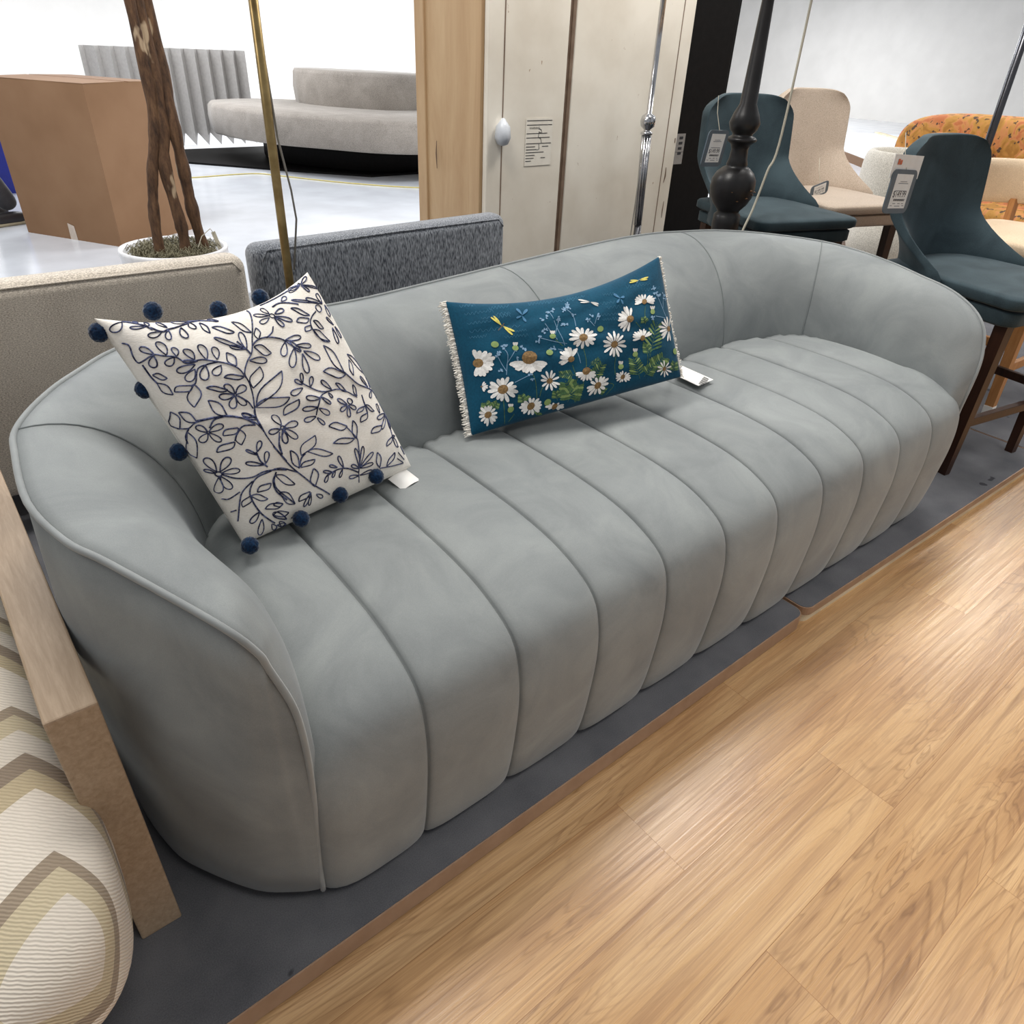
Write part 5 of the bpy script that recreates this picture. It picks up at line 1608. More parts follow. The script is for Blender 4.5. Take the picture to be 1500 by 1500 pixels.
('S',-0.548,0.463,-0.543,0.417,-0.529,0.445,-0.522,0.411,-0.507,0.446,-0.5,0.416,-0.484,0.455,-0.478,0.417,-0.462,0.45,-0.456,0.412,0.7,9)]

def onto(K, Wd, Hd):
    def f(a, b, lift): # a,b metres from pillow centre
        return front(K, max(-.999, min(.999, 2*a/Wd)), max(-.999, min(.999, 2*b/Hd)), lift)
    return f
def drop(bx, by, tx, ty, w, leaf, n=12):
    """outline of a loop petal or pointed leaf, in metres on the cloth"""
    dx, dy = tx-bx, ty-by; L = math.hypot(dx, dy)+1e-6; ex, ey = dx/L, dy/L; nx, ny = -ey, ex; P = []
    for k in range(2*n+1):
        a = math.pi*k/n; t = (1-math.cos(a))/2
        wd = (math.sin(a)*(.55+.45*math.sin(math.pi*t*.5)) if not leaf else math.sin(a)*.9)
        if not leaf: s = t; r = w/2*math.sin(a)*(t**.55)
        else: s = t; r = w/2*math.copysign(abs(math.sin(a))**2.0, math.sin(a))*1.05+w*.12*math.sin(2*math.pi*t)
        P.append((bx+ex*s*L+nx*r, by+ey*s*L+ny*r))
    return P
# ---- square floral pillow
fp = empty('floral_throw_pillow', (.45, 1.10, .60)); tag(fp, 'square off-white throw pillow embroidered with navy vines, blue pompom edge', 'pillow')
body = pillow_body(KF, 'cover', M['pillow_w'], fp)
Wf, Hf = .384, .424
fo = onto(KF, Wf, Hf); em = B()
def line(b, pts, r, f, lift=.0006, n=3, mi=0):
    P = [f(a, c, lift) for a, c in pts]
    Q = [P[0]]
    for p in P[1:]:
        if np.linalg.norm(p-Q[-1]) > .0008: Q.append(p)
    if len(Q) > 1: b.tube([Vector(q) for q in Q], r, n, mi, False)
for e in EMB:
    if e[0] == 'S':
        c = [(e[i]*Wf/2, e[i+1]*Hf/2) for i in range(1, len(e), 2)]
        line(em, [tuple(q[:2]) for q in cr([(x, y, 0) for x, y in c], 6)], .0016, fo)
    elif e[0] == 'O':
        cx, cy, r = e[1]*Wf/2, e[2]*Hf/2, e[5]/1000
        line(em, [(cx+r*math.cos(a*.5236), cy+r*math.sin(a*.5236)) for a in range(13)], .0014, fo)
    else:
        line(em, drop(e[1]*Wf/2, e[2]*Hf/2, e[3]*Wf/2, e[4]*Hf/2, e[5]/1000*.8, e[0] == 'L'), .0014, fo)
em.done('embroidery', M['thread'], body, True, recalc=False)
rnd = random.Random(3)
def pompom(c, r, parent):
    bm = bmesh.new(); bmesh.ops.create_icosphere(bm, subdivisions=4, radius=r)
    for v in bm.verts: v.co *= 1+rnd.uniform(-.07, .06)
    V = [v.co+Vector(c) for v in bm.verts]; bm.verts.index_update(); F = [tuple(v.index for v in f.verts) for f in bm.faces]; bm.free()
    return mesh('pompom', V, F, M['pom'], parent)
nf = surf(KF, 0, 0)[1]
def edgept(u, v, out, dn=0):
    P = surf(KF, u, v)[0]; c = (KF[0][0]+KF[0][2])/2; d = P-c; d /= np.linalg.norm(d); return P+d*out-nf*dn
POM = [(0.1949, 1.2413, 0.9369), (0.2834, 1.2604, 0.9505), (0.3897, 1.2671, 0.9336), (0.4707, 1.2812, 0.939), (0.2312, 1.2027, 0.8475), (0.2493, 1.1563, 0.7475), (0.2986, 1.0347, 0.6062), (0.4003, 1.0519, 0.6122), (0.4872, 1.0694, 0.6228), (0.5722, 1.0836, 0.6274)]
for p in POM: pompom(p, .0150, fp)
# little folded care label near the lower right corner
lb = B(); a = surf(KF, .93, -1)[0]
lb.grid(lambda s, t: a+np.array((-.05, -.012, -.002))*s+np.array((.012, -.035, -.014))*t+np.array((0, -.004, .006))*math.sin(s*3.1), 10, 6)
lab_ = lb.done('care_label', M['paper'], fp, True)
local(fp)
# ---- blue daisy lumbar pillow
lp = empty('daisy_lumbar_pillow', (1.17, 1.12, .60)); tag(lp, 'rectangular deep blue pillow printed with white daisies, cream fringe at the ends', 'pillow')
bodyl = pillow_body(KL, 'cover', M['blue'], lp)
Wl, Hl = .581, .307
lo = onto(KL, Wl, Hl)
layers = {k: B() for k in PM}
for idx, e in enumerate(PRT):
    col = e[-1]; b = layers[col]; lift = .0007+.0000012*idx
    if e[0] == 'S':
        c = e[1:-2]; w = e[-2]*.00125
        pts = [tuple(q[:2]) for q in cr([(c[i]*Wl/2, c[i+1]*Hl/2, 0) for i in range(0, len(c), 2)], 4)]
        V = []
        for i, (x, y) in enumerate(pts):
            x2, y2 = pts[min(i+1, len(pts)-1)]; x1, y1 = pts[max(i-1, 0)]; d = math.hypot(x2-x1, y2-y1)+1e-9; nx, ny = -(y2-y1)/d*w/2, (x2-x1)/d*w/2
            V += [lo(x+nx, y+ny, .0005), lo(x-nx, y-ny, .0005)]
        b.add(V, [(2*i, 2*i+2, 2*i+3, 2*i+1) for i in range(len(pts)-1)])
    elif e[0] == 'P':
        P = drop(e[1]*Wl/2, e[2]*Hl/2, e[3]*Wl/2, e[4]*Hl/2, e[5]/1000, False, 5)
        c = (sum(p[0] for p in P)/len(P), sum(p[1] for p in P)/len(P))
        V = [lo(*c, lift)]+[lo(*p, lift) for p in P[:-1]]; n = len(P)-1
        b.add(V, [(0, 1+i, 1+(i+1) % n) for i in range(n)])
    else:
        cx, cy, r = e[1]*Wl/2, e[2]*Hl/2, e[5]/1000; n = 12
        V = [lo(cx, cy, lift+.0010)]+[lo(cx+r*math.cos(6.2832*i/n), cy+r*math.sin(6.2832*i/n)*.9, lift+.0003) for i in range(n)]
        b.add(V, [(0, 1+i, 1+(i+1) % n) for i in range(n)])
pb = B(); keys = list(PM)
for i, k in enumerate(keys): pb.add(layers[k].V, layers[k].F, i)
pb.done('printed_flowers', [PM[k] for k in keys], bodyl, False, recalc=False)
for side, nm in ((-1, 'fringe'), (1, 'fringe')):
    fb = B(); R2 = random.Random(7+side)
    for i in range(230):
        v = -1+2*(i+.5)/230
        P, n, _ = surf(KL, side, v); c = (KL[0][0]+KL[0][1]+KL[0][2]+KL[0][3])/4
        d = (KL[0][1]-KL[0][0]); d = d/np.linalg.norm(d)*side
        ln = R2.uniform(.010, .019) if side < 0 else R2.uniform(.004, .008)
        e = P+d*ln+n*R2.uniform(-.004, .008)+np.array((0, 0, R2.uniform(-.006, .004)))
        mid = P+d*ln*.5+n*R2.uniform(0, .006)
        fb.tube([P-d*.003, mid, e], [.0016, .0016, .0012], 4)
    fb.done(nm, M['fringe'], lp, True)
# card tag on a ribbon, lying on the seat
TG = A3([(.0, 0, 0)]*4)
TG = A3([(1.6239, 1.1888, 0.592), (1.6164, 1.0743, 0.592), (1.5461, 1.0699, 0.592), (1.553, 1.1565, 0.592)])
tb = B(); n = np.cross(TG[1]-TG[0], TG[3]-TG[0]); n /= np.linalg.norm(n); n = n if n[2] > 0 else -n
tb.add([p for p in TG]+[p-n*.0012 for p in TG], [(0, 1, 2, 3), (7, 6, 5, 4), (0, 4, 5, 1), (1, 5, 6, 2), (2, 6, 7, 3), (3, 7, 4, 0)])
tg = tb.done('price_tag', M['paper'], lp)
bb = B(); ux = (TG[1]-TG[0]); uy = (TG[3]-TG[0])
for i in range(13):
    w = .012 if i % 3 else .03; x = .72; y = .12+.76*i/13
    q = [TG[0]+ux*a+uy*c+n*.0004 for a, c in ((x, y), (x+.17, y), (x+.17, y+w+.012), (x, y+w+.012))]; bb.add(q, [(0, 1, 2, 3)])
bb.done('barcode', M['ink'], tg, recalc=False)
B().tube([surf(KL, .97, -.9)[0], (TG[0]+TG[3])/2+np.array((-.01, .01, .006)), (TG[0]+TG[3])/2+ux*.08+n*.001], .0022, 6).done('ribbon', M['paper'], lp, True)
local(lp)
# ================================================================== ARMCHAIR AT THE LEFT
ac = empty('wood_frame_armchair', (-.42, 1.0, .11)); tag(ac, 'armchair with squared weathered oak arm frame and banded cream woven cushion, left of sofa', 'armchair')
for x0, x1 in ((-.052, .010), (-.86, -.798)):
    xc = (x0+x1)/2; wd = x1-x0
    U = [(.801, .11), (.876, .11), (.876, .565), (1.504, .565), (1.504, .11), (1.579, .11), (1.579, .62), (.801, .62)]; n8 = len(U)
    b8 = B().add([(x0, y, z) for y, z in U]+[(x1, y, z) for y, z in U], [tuple(range(n8)), tuple(range(2*n8-1, n8-1, -1))]+[(i, n8+i, n8+(i+1) % n8, (i+1) % n8) for i in range(n8)])
    af = b8.done('arm_frame', M['armwood'], ac); bv = af.modifiers.new('soft', 'BEVEL'); bv.width = .003; bv.segments = 2
rbox('seat_rail', (-.425, .885, .235), (.744, .03, .09), .004, M['legwood'], ac, 2)
rbox('seat_rail', (-.425, 1.45, .235), (.744, .03, .09), .004, M['legwood'], ac, 2)
def puff(c, d, e=.35, dome=.03):
    """soft cushion: superellipsoid"""
    def f(s, t):
        a = 2*math.pi*s; b = math.pi*(t-.5); sg = lambda v, p: math.copysign(abs(v)**p, v)
        x = sg(math.cos(b), e)*sg(math.cos(a), e); y = sg(math.cos(b), e)*sg(math.sin(a), e); z = sg(math.sin(b), e*1.4)
        q = (1-min(1, x*x))*(1-min(1, y*y))
        return (c[0]+x*d[0]/2, c[1]+y*d[1]/2, c[2]+z*d[2]/2+(dome*q if z > 0 else 0))
    return f
B().grid(puff((-.435, 1.00, .385), (.80, .88, .21), .32, .03), 72, 40, 0, True).done('seat_cushion', M['chevron'], ac, True)
B().grid(puff((-.425, 1.43, .66), (.72, .20, .42), .4, 0), 56, 32, 0, True).done('back_cushion', M['chevron'], ac, True)
local(ac)

# ================================================================== SEAT BACKS BEHIND THE SOFA (they face away)
def loveseat(name, c, wd, top, th, mat, rz, lab, cat, r=.035):
    o = empty(name, (c[0], c[1], .11), rz); tag(o, lab, cat)
    h = top-.11
    B().box((0, 0, (h+.12)/2), (wd, th, h-.12), r, 0, None, 5).done('backrest', mat, o, True)
    zz = h-.022; w2 = wd/2-.03
    yw = -th/2+.006; zz = h-.010
    B().tube([(-w2-.01, -th/2, zz-.03), (-w2+.01, yw, zz-.004), (0, yw, zz), (w2-.01, yw, zz-.004), (w2+.01, -th/2, zz-.03)], .0028, 6).done('welt', mat, o, True)
    B().box((0, .36, .27), (wd-.02, .58, .22), .05, 0, None, 4).done('seat', mat, o, True)
    for x in (-wd/2+.08, wd/2-.08):
        for y in (.0, .58): B().post((x, y, .17), (x, y, 0), .045, .045, .03, .03).done('leg', M['darkwood'], o)
    return o
loveseat('beige_seat_back', (-.06, 2.195, 0), 1.64, .80, .10, M['beigefab'], -.02, 'beige tweed bench seat with rounded back, behind the left end of the grey sofa', 'bench')
loveseat('charcoal_seat_back', (1.285, 2.225, 0), .99, .815, .10, M['greyfab'], .055, 'charcoal tweed low bench seat with piped back, behind the middle of the grey sofa', 'bench')

# ================================================================== BRASS FLOOR LAMP POLE
bl = empty('brass_floor_lamp', (.80, 1.93, .11)); tag(bl, 'slim aged brass floor lamp pole rising behind the floral pillow', 'floor lamp')
B().lathe((.80, 1.93, .11), [(.13, 0), (.13, .012), (.12, .02), (.02, .026), (.012, .03)]).done('base', M['brass'], bl, True)
B().tube([(.80, 1.93, .13), (.797, 1.93, .9), (.795, 1.93, 1.75)], .0115, 16).done('pole', M['brass'], bl, True)
B().lathe((.795, 1.93, 1.66), [(.20, 0), (.17, .28), (.168, .28), (.198, 0)]).done('lamp_shade', M['wall'], bl, True)
B().tube([(.813, 1.925, .8), (.834, 1.92, .93), (.829, 1.92, 1.0), (.812, 1.925, 1.12), (.805, 1.93, 1.3), (.80, 1.93, 1.66)], .0028, 6).done('cord', M['cordgrey'], bl, True)
local(bl)

# ================================================================== TREE IN A WHITE POT
pt = empty('potted_tree', (1.03, 3.86, 0)); tag(pt, 'artificial tree with three brown trunks in a round white pot behind the beige bench', 'potted tree')
B().lathe((1.03, 3.86, 0), [(.15, 0), (.17, .01), (.215, .2), (.245, .40), (.250, .44), (.247, .452), (.232, .452), (.225, .44), (.222, .40), (.02, .39)], 48).done('pot', M['pot'], pt, True)
mb = B(); R3 = random.Random(5)
mb.lathe((1.03, 3.86, .395), [(.222, 0), (.2, .022), (.1, .04), (.02, .045)], 32)
for i in range(900):
    a = R3.uniform(0, 6.28); r = .2*math.sqrt(R3.random()); x, y = 1.03+r*math.cos(a), 3.86+r*math.sin(a); d = R3.uniform(0, 6.28); l = R3.uniform(.02, .045); z = .425+R3.uniform(0, .025)
    mb.tube([(x, y, z), (x+l*math.cos(d)*.5, y+l*math.sin(d)*.5, z+R3.uniform(.005, .028)), (x+l*math.cos(d), y+l*math.sin(d), z)], .0016, 4)
mo = mb.done('moss', M['moss'], pt, True); mo['kind'] = 'stuff'
def trunk(pts, r, nm='trunk'):
    P = cr(pts, 8); R4 = random.Random(int(pts[0][0]*999)); b = B()
    b.tube([Vector(p) for p in P], [r*(1+.10*math.sin(i*.9)+R4.uniform(-.06, .06)) for i in range(len(P))], 12); return b.done(nm, M['bark'], pt, True)
trunk([(.945, 3.80, .40), (.955, 3.80, .60), (.99, 3.80, .80), (1.04, 3.80, 1.0), (1.05, 3.82, 1.3), (1.03, 3.85, 2.1)], .024)
trunk([(1.06, 3.79, .40), (1.065, 3.79, .55), (1.045, 3.79, .80), (1.075, 3.80, 1.0), (1.09, 3.84, 1.3), (1.05, 3.88, 2.1)], .027)
trunk([(1.165, 3.83, .40), (1.14, 3.82, .60), (1.13, 3.81, .80), (1.12, 3.80, 1.0), (1.13, 3.86, 1.3), (1.1, 3.9, 2.1)], .027)
B().tube([(1.10, 3.76, .41), (1.12, 3.77, .46), (1.15, 3.79, .50), (1.20, 3.80, .53), (1.215, 3.80, .50)], .0022, 5).done('twine', M['cordcream'], pt, True)
B().box((1.222, 3.80, .47), (.020, .002, .09), 0, 0, (-.25, 'Y')).done('care_card', M['cordcream'], pt)
local(pt)

# ================================================================== CARDBOARD BOX
cb = empty('cardboard_box', (1.24, 6.45, 0)); tag(cb, 'tall plain brown cardboard carton standing on the white floor at upper left', 'box')
q = [(.78, 6.78), (1.24, 5.98), (1.87, 6.34), (1.41, 7.14)]; Hb = 1.02
b = B(); V = [(x, y, 0) for x, y in q]+[(x, y, Hb) for x, y in q]
b.add(V, [(3, 2, 1, 0), (0, 1, 5, 4), (1, 2, 6, 5), (2, 3, 7, 6), (3, 0, 4, 7)]); b.done('carton', M['cardboard'], cb)
def flap(i, j, a):
    p, r_ = Vector((*q[i], Hb)), Vector((*q[j], Hb)); c = Vector((sum(x for x, y in q)/4, sum(y for x, y in q)/4, Hb)); m_ = (p+r_)/2; inn = (c-m_); inn.z = 0
    e = inn*.96; V = [p, r_, r_+e+Vector((0, 0, a)), p+e+Vector((0, 0, a))]; V += [v+Vector((0, 0, .005)) for v in V]
    B().add(V, [(3, 2, 1, 0), (4, 5, 6, 7), (0, 1, 5, 4), (1, 2, 6, 5), (2, 3, 7, 6), (3, 0, 4, 7)]).done('flap', M['cardboard'], cb)
flap(1, 2, .0); flap(3, 0, .0); flap(0, 1, .006); flap(2, 3, .006)
d_ = Vector((q[1][0]-q[0][0], q[1][1]-q[0][1], 0)).normalized(); nn = Vector((d_.y, -d_.x, 0)); nn = nn if nn.y < 0 or nn.x < 0 else -nn
pc = Vector((*q[0], 0))+d_*.47+nn*.003
B().add([pc+d_*-.035+Vector((0, 0, .0)), pc+d_*.035, pc+d_*.03+Vector((0, 0, .10)), pc+d_*-.03+Vector((0, 0, .115))], [(0, 1, 2, 3)]).done('tape_strip', M['tape'], cb, recalc=False)
local(cb)

# ================================================================== PERSON BEHIND THE BOX (only the lower legs show)
pe = empty('person', (.72, 7.27, 0)); tag(pe, 'person in charcoal trousers and black shoes standing behind the cardboard box', 'person')
me = bpy.data.meshes.new('body'); sk = [(0, 0, .93, .14), (-.0, 0, 1.12, .14), (0, .01, 1.32, .155), (0, .01, 1.44, .10), (0, 0, 1.52, .055), (0, -.01, 1.60, .085), (0, -.01, 1.70, .09),
      (-.17, 0, 1.42, .055), (-.22, 0, 1.15, .045), (-.21, -.08, .92, .035), (.17, 0, 1.42, .055), (.22, 0, 1.15, .045), (.20, -.08, .92, .035),
      (-.10, 0, .86, .10), (-.11, -.01, .50, .085), (-.12, .01, .10, .075), (.10, 0, .86, .10), (.12, -.17, .50, .088), (.145, .0, .10, .078)]
me.from_pydata([s[:3] for s in sk], [(0, 1), (1, 2), (2, 3), (3, 4), (4, 5), (5, 6), (3, 7), (7, 8), (8, 9), (3, 10), (10, 11), (11, 12), (0, 13), (13, 14), (14, 15), (0, 16), (16, 17), (17, 18)], [])
bo = bpy.data.objects.new('body', me); COL.objects.link(bo)
md = bo.modifiers.new('skin', 'SKIN'); lay = me.skin_vertices[0].data if me.skin_vertices else None
if lay is None:
    bpy.context.view_layer.update(); lay = me.skin_vertices[0].data
for i, s in enumerate(sk): lay[i].radius = (s[3], s[3]*.85)
lay[0].use_root = True
bo.modifiers.new('ss', 'SUBSURF').levels = 2
bpy.context.view_layer.update(); ev = bo.evaluated_get(bpy.context.evaluated_depsgraph_get()); m2 = bpy.data.meshes.new_from_object(ev)
bo.modifiers.clear(); bo.data = m2; m2.materials.clear()
for k in ('trouser', 'jacket', 'skin'): m2.materials.append(M[k])
for p in m2.polygons:
    z = p.center.z; p.material_index = 2 if z > 1.5 or (.75 < z < .96 and abs(p.center.x) > .185) else (0 if z < .95 else 1); p.use_smooth = True
bo.parent = pe; bo.location = (0, 0, 0)
for sx in (-.12, .155):
    sh = B().grid(puff((sx, -.07, .052), (.10, .29, .085), .55, .0), 32, 20, 0, True).done('shoe', M['shoe'], pe, True)
    B().box((sx, -.07, .012), (.10, .29, .024), .011, 0, None, 3).done('sole', M['sole'], sh, True)
pe.rotation_euler[2] = -1.25
bg = empty('shopping_bag', (.66, 7.10, 0)); tag(bg, 'tall blue and white bag standing between the trouser leg and the cardboard box', 'bag')
bb_ = B(); bb_.add([(-.10, -.05, 0), (.10, -.05, 0), (.10, .05, 0), (-.10, .05, 0), (-.16, -.07, .9), (.10, -.07, .9), (.10, .07, .9), (-.16, .07, .9)], [(3, 2, 1, 0), (0, 1, 5, 4), (1, 2, 6, 5), (2, 3, 7, 6), (3, 0, 4, 7), (4, 5, 6, 7)]).done('bag_body', M['bluebag'], bg)
B().add([(-.155, -.0705, .83), (-.02, -.0705, .83), (-.01, -.060, .4), (-.10, -.060, .4)], [(0, 1, 2, 3)]).done('white_panel', M['paper'], bg, recalc=False)
bg.location = (.97, 8.6, 0)

# ================================================================== FAR SOFA, RACK AND CORD ON THE WHITE FLOOR
fs = empty('pale_curved_sofa', (4.6, 8.9, 0)); tag(fs, 'pale grey linen curved sofa raised over dark shadow, far behind on the white floor', 'sofa')
pl_ = cr([(3.42, 10.0, 0), (3.46, 9.40, 0), (3.65, 8.75, 0), (4.01, 8.18, 0), (4.38, 7.66, 0), (4.85, 7.42, 0), (5.6, 7.5, 0), (6.3, 8.2, 0), (5.9, 9.6, 0), (4.6, 10.8, 0), (3.7, 10.7, 0), (3.42, 10.0, 0)], 6)[:-1]
def prism_(pts, z0, z1, bulge=0):
    b = B(); n = len(pts); c = np.mean(np.array(pts), 0)
    L_ = [(z0, .985), (z0+.02, 1.0), ((z0+z1)/2, 1+bulge), (z1-.04, 1.0), (z1, .97)]
    V = [(c[0]+(p[0]-c[0])*s, c[1]+(p[1]-c[1])*s, z) for z, s in L_ for p in pts]
    F = [(k*n+i, k*n+(i+1) % n, (k+1)*n+(i+1) % n, (k+1)*n+i) for k in range(4) for i in range(n)]+[tuple(range(n-1, -1, -1)), tuple(range(4*n, 5*n))]
    return b.add(V, F)
prism_(pl_, .30, .62, .01).done('seat_base', M['farfab'], fs, True)
prism_([(p[0]*.5+2.9, p[1]*.5+5.1, 0) for p in pl_], .60, 1.0, .02).done('backrest', M['farfab'], fs, True)
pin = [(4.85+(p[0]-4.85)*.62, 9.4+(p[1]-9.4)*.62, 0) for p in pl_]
prism_(pin, .02, .31).done('shadow_base', M['blackcase'], fs, True)  # black block, shade under the sofa put into its colour
B().add([(2.95, 9.9, 0), (3.9, 8.75, 0), (4.5, 8.1, 0), (5.6, 8.1, 0), (5.6, 11.0, 0), (2.9, 11.0, 0), (2.95, 9.9, .022), (3.9, 8.75, .022), (4.5, 8.1, .022), (5.6, 8.1, .022), (5.6, 11.0, .022), (2.9, 11.0, .022)], [(5, 4, 3, 2, 1, 0), (6, 7, 8, 9, 10, 11)]+[(i, (i+1) % 6, 6+(i+1) % 6, 6+i) for i in range(6)]).done('shadow_plate', M['blackcase'], fs)  # black sheet laid on the floor as the sofa's shadow
local(fs)
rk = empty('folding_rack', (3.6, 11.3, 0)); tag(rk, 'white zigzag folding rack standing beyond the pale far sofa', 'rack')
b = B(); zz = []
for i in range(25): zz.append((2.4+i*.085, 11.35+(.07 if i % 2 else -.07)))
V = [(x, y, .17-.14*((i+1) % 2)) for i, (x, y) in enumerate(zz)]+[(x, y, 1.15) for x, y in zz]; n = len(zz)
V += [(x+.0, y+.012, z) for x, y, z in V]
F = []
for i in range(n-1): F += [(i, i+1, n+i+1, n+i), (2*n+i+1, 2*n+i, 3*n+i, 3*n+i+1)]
b.add(V, F).done('zigzag_panel', M['shadedwhite'], rk)
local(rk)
cz = B().tube([Vector(p) for p in cr([(1.6, 8.6, .006), (2.2, 8.85, .006), (2.71, 8.80, .006), (3.2, 8.84, .006), (3.45, 8.78, .006), (3.62, 8.5, .006), (4.1, 7.75, .006), (4.7, 7.2, .006), (5.6, 7.1, .006), (6.6, 7.4, .006)], 8)], .006, 6).done('extension_cord', M['cordyellow'], None, True)
tag(cz, 'yellow extension cord lying across the white floor in front of the far sofa', 'cord')

# ================================================================== DISTRESSED CREAM ARMOIRE
am = empty('cream_armoire', (2.57, 2.85, .11)); tag(am, 'tall distressed cream painted armoire with tan side, behind the grey sofa', 'cabinet')
x0, x1, y0, y1, z0, z1 = 1.966, 3.18, 2.61, 3.09, .11, 2.0
B().box(((x0+x1)/2, (y0+y1)/2+.01, (z0+z1)/2), (x1-x0-.01, y1-y0-.02, z1-z0), .004).done('carcass', M['antiqueside'], am)
B().box((x0+.004, y0+.045, (z0+z1)/2), (.020, .07, z1-z0), .004).done('side_stile', M['antiqueside'], am)
B().box((x0+.004, y1-.035, (z0+z1)/2), (.020, .07, z1-z0), .004).done('side_stile', M['antiqueside'], am)
dl = B().box((2.181, 2.605, 1.06), (.415, .028, 1.82), .006).done('door', M['antique'], am)
B().box((2.052, 2.5905, 1.06), (.004, .003, 1.8), 0).done('panel_groove', M['gap'], dl)
B().lathe((2.04, 2.57, .995), [(.006, 0), (.022, .006), (.034, .03), (.03, .07), (.006, .10)], 7).done('door_pull', M['plastic'], dl, True)
dr = B().box((2.792, 2.605, 1.06), (.745, .028, 1.82), .006).done('door', M['antique'], am)
B().box((3.08, 2.5905, 1.06), (.004, .003, 1.8), 0).done('panel_groove', M['gap'], dr)
g_ = B(); g_.box((2.404, 2.612, 1.06), (.030, .03, 1.82), 0); g_.tube([(2.411, 2.594, .15), (2.411, 2.594, 1.97)], .008, 10); g_.done('door_astragal', M['gap'], am)
B().box((2.573, 2.85, 2.02), (1.28, .54, .06), .02).done('cornice', M['antique'], am)
lbx, lbz = 2.178, .912
lbo = B().box((2.252, 2.5895, 1.0), (.150, .0012, .18), 0).done('paper_label', M['label'], am)
tb = B()
for k, (a, c_, z_) in enumerate([(.0, .14, 1.082), (.0, .14, 1.066), (0, .115, 1.034), (0, .13, 1.018), (.0, .14, .996), (0, .05, .984), (.09, .125, .984), (0, .06, .973), (0, .10, .962), (0, .05, .951), (0, .045, .940), (.085, .11, .940), (0, .03, .929)]):
    tb.box((2.182+(a+c_)/2, 2.5885, z_), (c_-a, .0008, .0022), 0)
tb.tube([(2.250, 2.5885, 1.052), (2.262, 2.5885, 1.048), (2.268, 2.5885, 1.034), (2.250, 2.5885, 1.04), (2.248, 2.5885, 1.02), (2.262, 2.5885, 1.014), (2.268, 2.5885, .996)], .0012, 4)
tb.tube([(2.252, 2.5885, .993), (2.256, 2.5885, .975), (2.244, 2.5885, .971)], .0012, 4)
tb.done('printed_lines', M['ink'], lbo)
textmesh('WARNING', .012, (2.196, 2.5888, 1.050), (1, 0, 0), (0, 0, 1), M['ink'], lbo, 'lettering')
for p, w_ in (([(1.958, 2.93, .98), (1.958, 2.935, .93), (1.958, 2.93, .87)], .003), ([(3.11, 2.59, .86), (3.112, 2.59, .82), (3.106, 2.59, .79)], .004), ([(3.13, 2.59, .70), (3.128, 2.59, .66), (3.13, 2.59, .62)], .003), ([(3.148, 2.59, .99), (3.150, 2.59, .97)], .006), ([(1.99, 2.59, .66), (1.985, 2.59, .64)], .004)):
    B().tube(p, [w_*.4]+[w_]*(len(p)-2)+[w_*.4], 6).done('paint_chip', M['gap'], am)
local(am)

# ================================================================== CRYSTAL COLUMN LAMP
cl = empty('chrome_column_lamp', (2.70, 2.38, .11)); tag(cl, 'slim chrome and ribbed glass floor lamp column in front of the cream armoire', 'floor lamp')
B().lathe((2.715, 2.38, .11), [(.13, 0), (.13, .015), (.03, .03), (.018, .05)]).done('base', M['gunmetal'], cl, True)
B().tube([(2.715, 2.38, .15), (2.715, 2.38, .66)], .0165, 16).done('lower_column', M['gunmetal'], cl, True)
rb = B()
for k in range(9):
    a = k*6.283/9; rb.tube([(2.712+.013*math.cos(a), 2.38+.013*math.sin(a), .66), (2.695+.017*math.cos(a), 2.38+.017*math.sin(a), 1.035)], .0055, 6)
rb.done('ribbed_column', M['chrome'], cl, True)
B().lathe((2.694, 2.38, 1.035), [(.012, 0), (.026, .003), (.026, .012), (.016, .016), (.014, .022), (.03, .035), (.034, .055), (.028, .075), (.012, .085), (.012, .5), (.02, .51)], 24).done('finial', M['chrome'], cl, True)
B().tube([Vector(p) for p in cr([(2.65, 2.37, .5), (2.66, 2.37, .62), (2.655, 2.36, .80), (2.665, 2.37, .92), (2.68, 2.38, 1.04)], 6)], .003, 5).done('cord', M['cordgrey'], cl, True)
local(cl)

# ================================================================== BLACK CASE
bc = empty('black_bookcase', (3.58, 3.05, .11)); tag(bc, 'tall near-black cabinet right of the cream armoire with two grey notices', 'cabinet')
B().box((3.59, 3.1, 1.06), (.60, .44, 1.9), .008).done('carcass', M['blackcase'], bc)
B().box((3.60, 2.872, 1.06), (.50, .02, 1.8), .006).done('door', M['blackcase'], bc)
for zc, hh in ((.930, .09), (.853, .06)):
    n_ = B().box((3.500, 2.860, zc), (.12, .002, hh), 0).done('notice', M['greyside'], bc)
    t_ = B()
    for k in range(3 if hh > .08 else 1): t_.box((3.525, 2.8583, zc+.025-.026*k), (.03, .001, .012), 0)
    t_.done('printed_marks', M['ink'], n_)
local(bc)

# ================================================================== BLACK TURNED LAMP
tl = empty('black_turned_lamp', (2.50, 1.75, .11)); tag(tl, 'black turned floor lamp with worn globe in its stem, behind the sofa right corner', 'floor lamp')
B().lathe((2.50, 1.75, .11), [(.135, 0), (.135, .02), (.11, .035), (.05, .06), (.04, .10)]).done('base', M['blackgloss'], tl, True)
B().lathe((2.50, 1.75, 0), [(.03, .20), (.024, .5), (.03, .66), (.048, .74), (.052, .80), (.050, .83), (.040, .840), (.045, .850), (.062, .868), (.077, .895), (.083, .925), (.080, .955), (.068, .978), (.050, .994), (.037, 1.000), (.039, 1.005), (.033, 1.025), (.030, 1.055), (.036, 1.072), (.052, 1.082), (.055, 1.088), (.050, 1.094), (.036, 1.10), (.036, 1.106), (.048, 1.118), (.055, 1.14), (.045, 1.17), (.03, 1.20), (.02, 1.5), (.02, 1.75)], 48).done('stem', M['blackgloss'], tl, True)
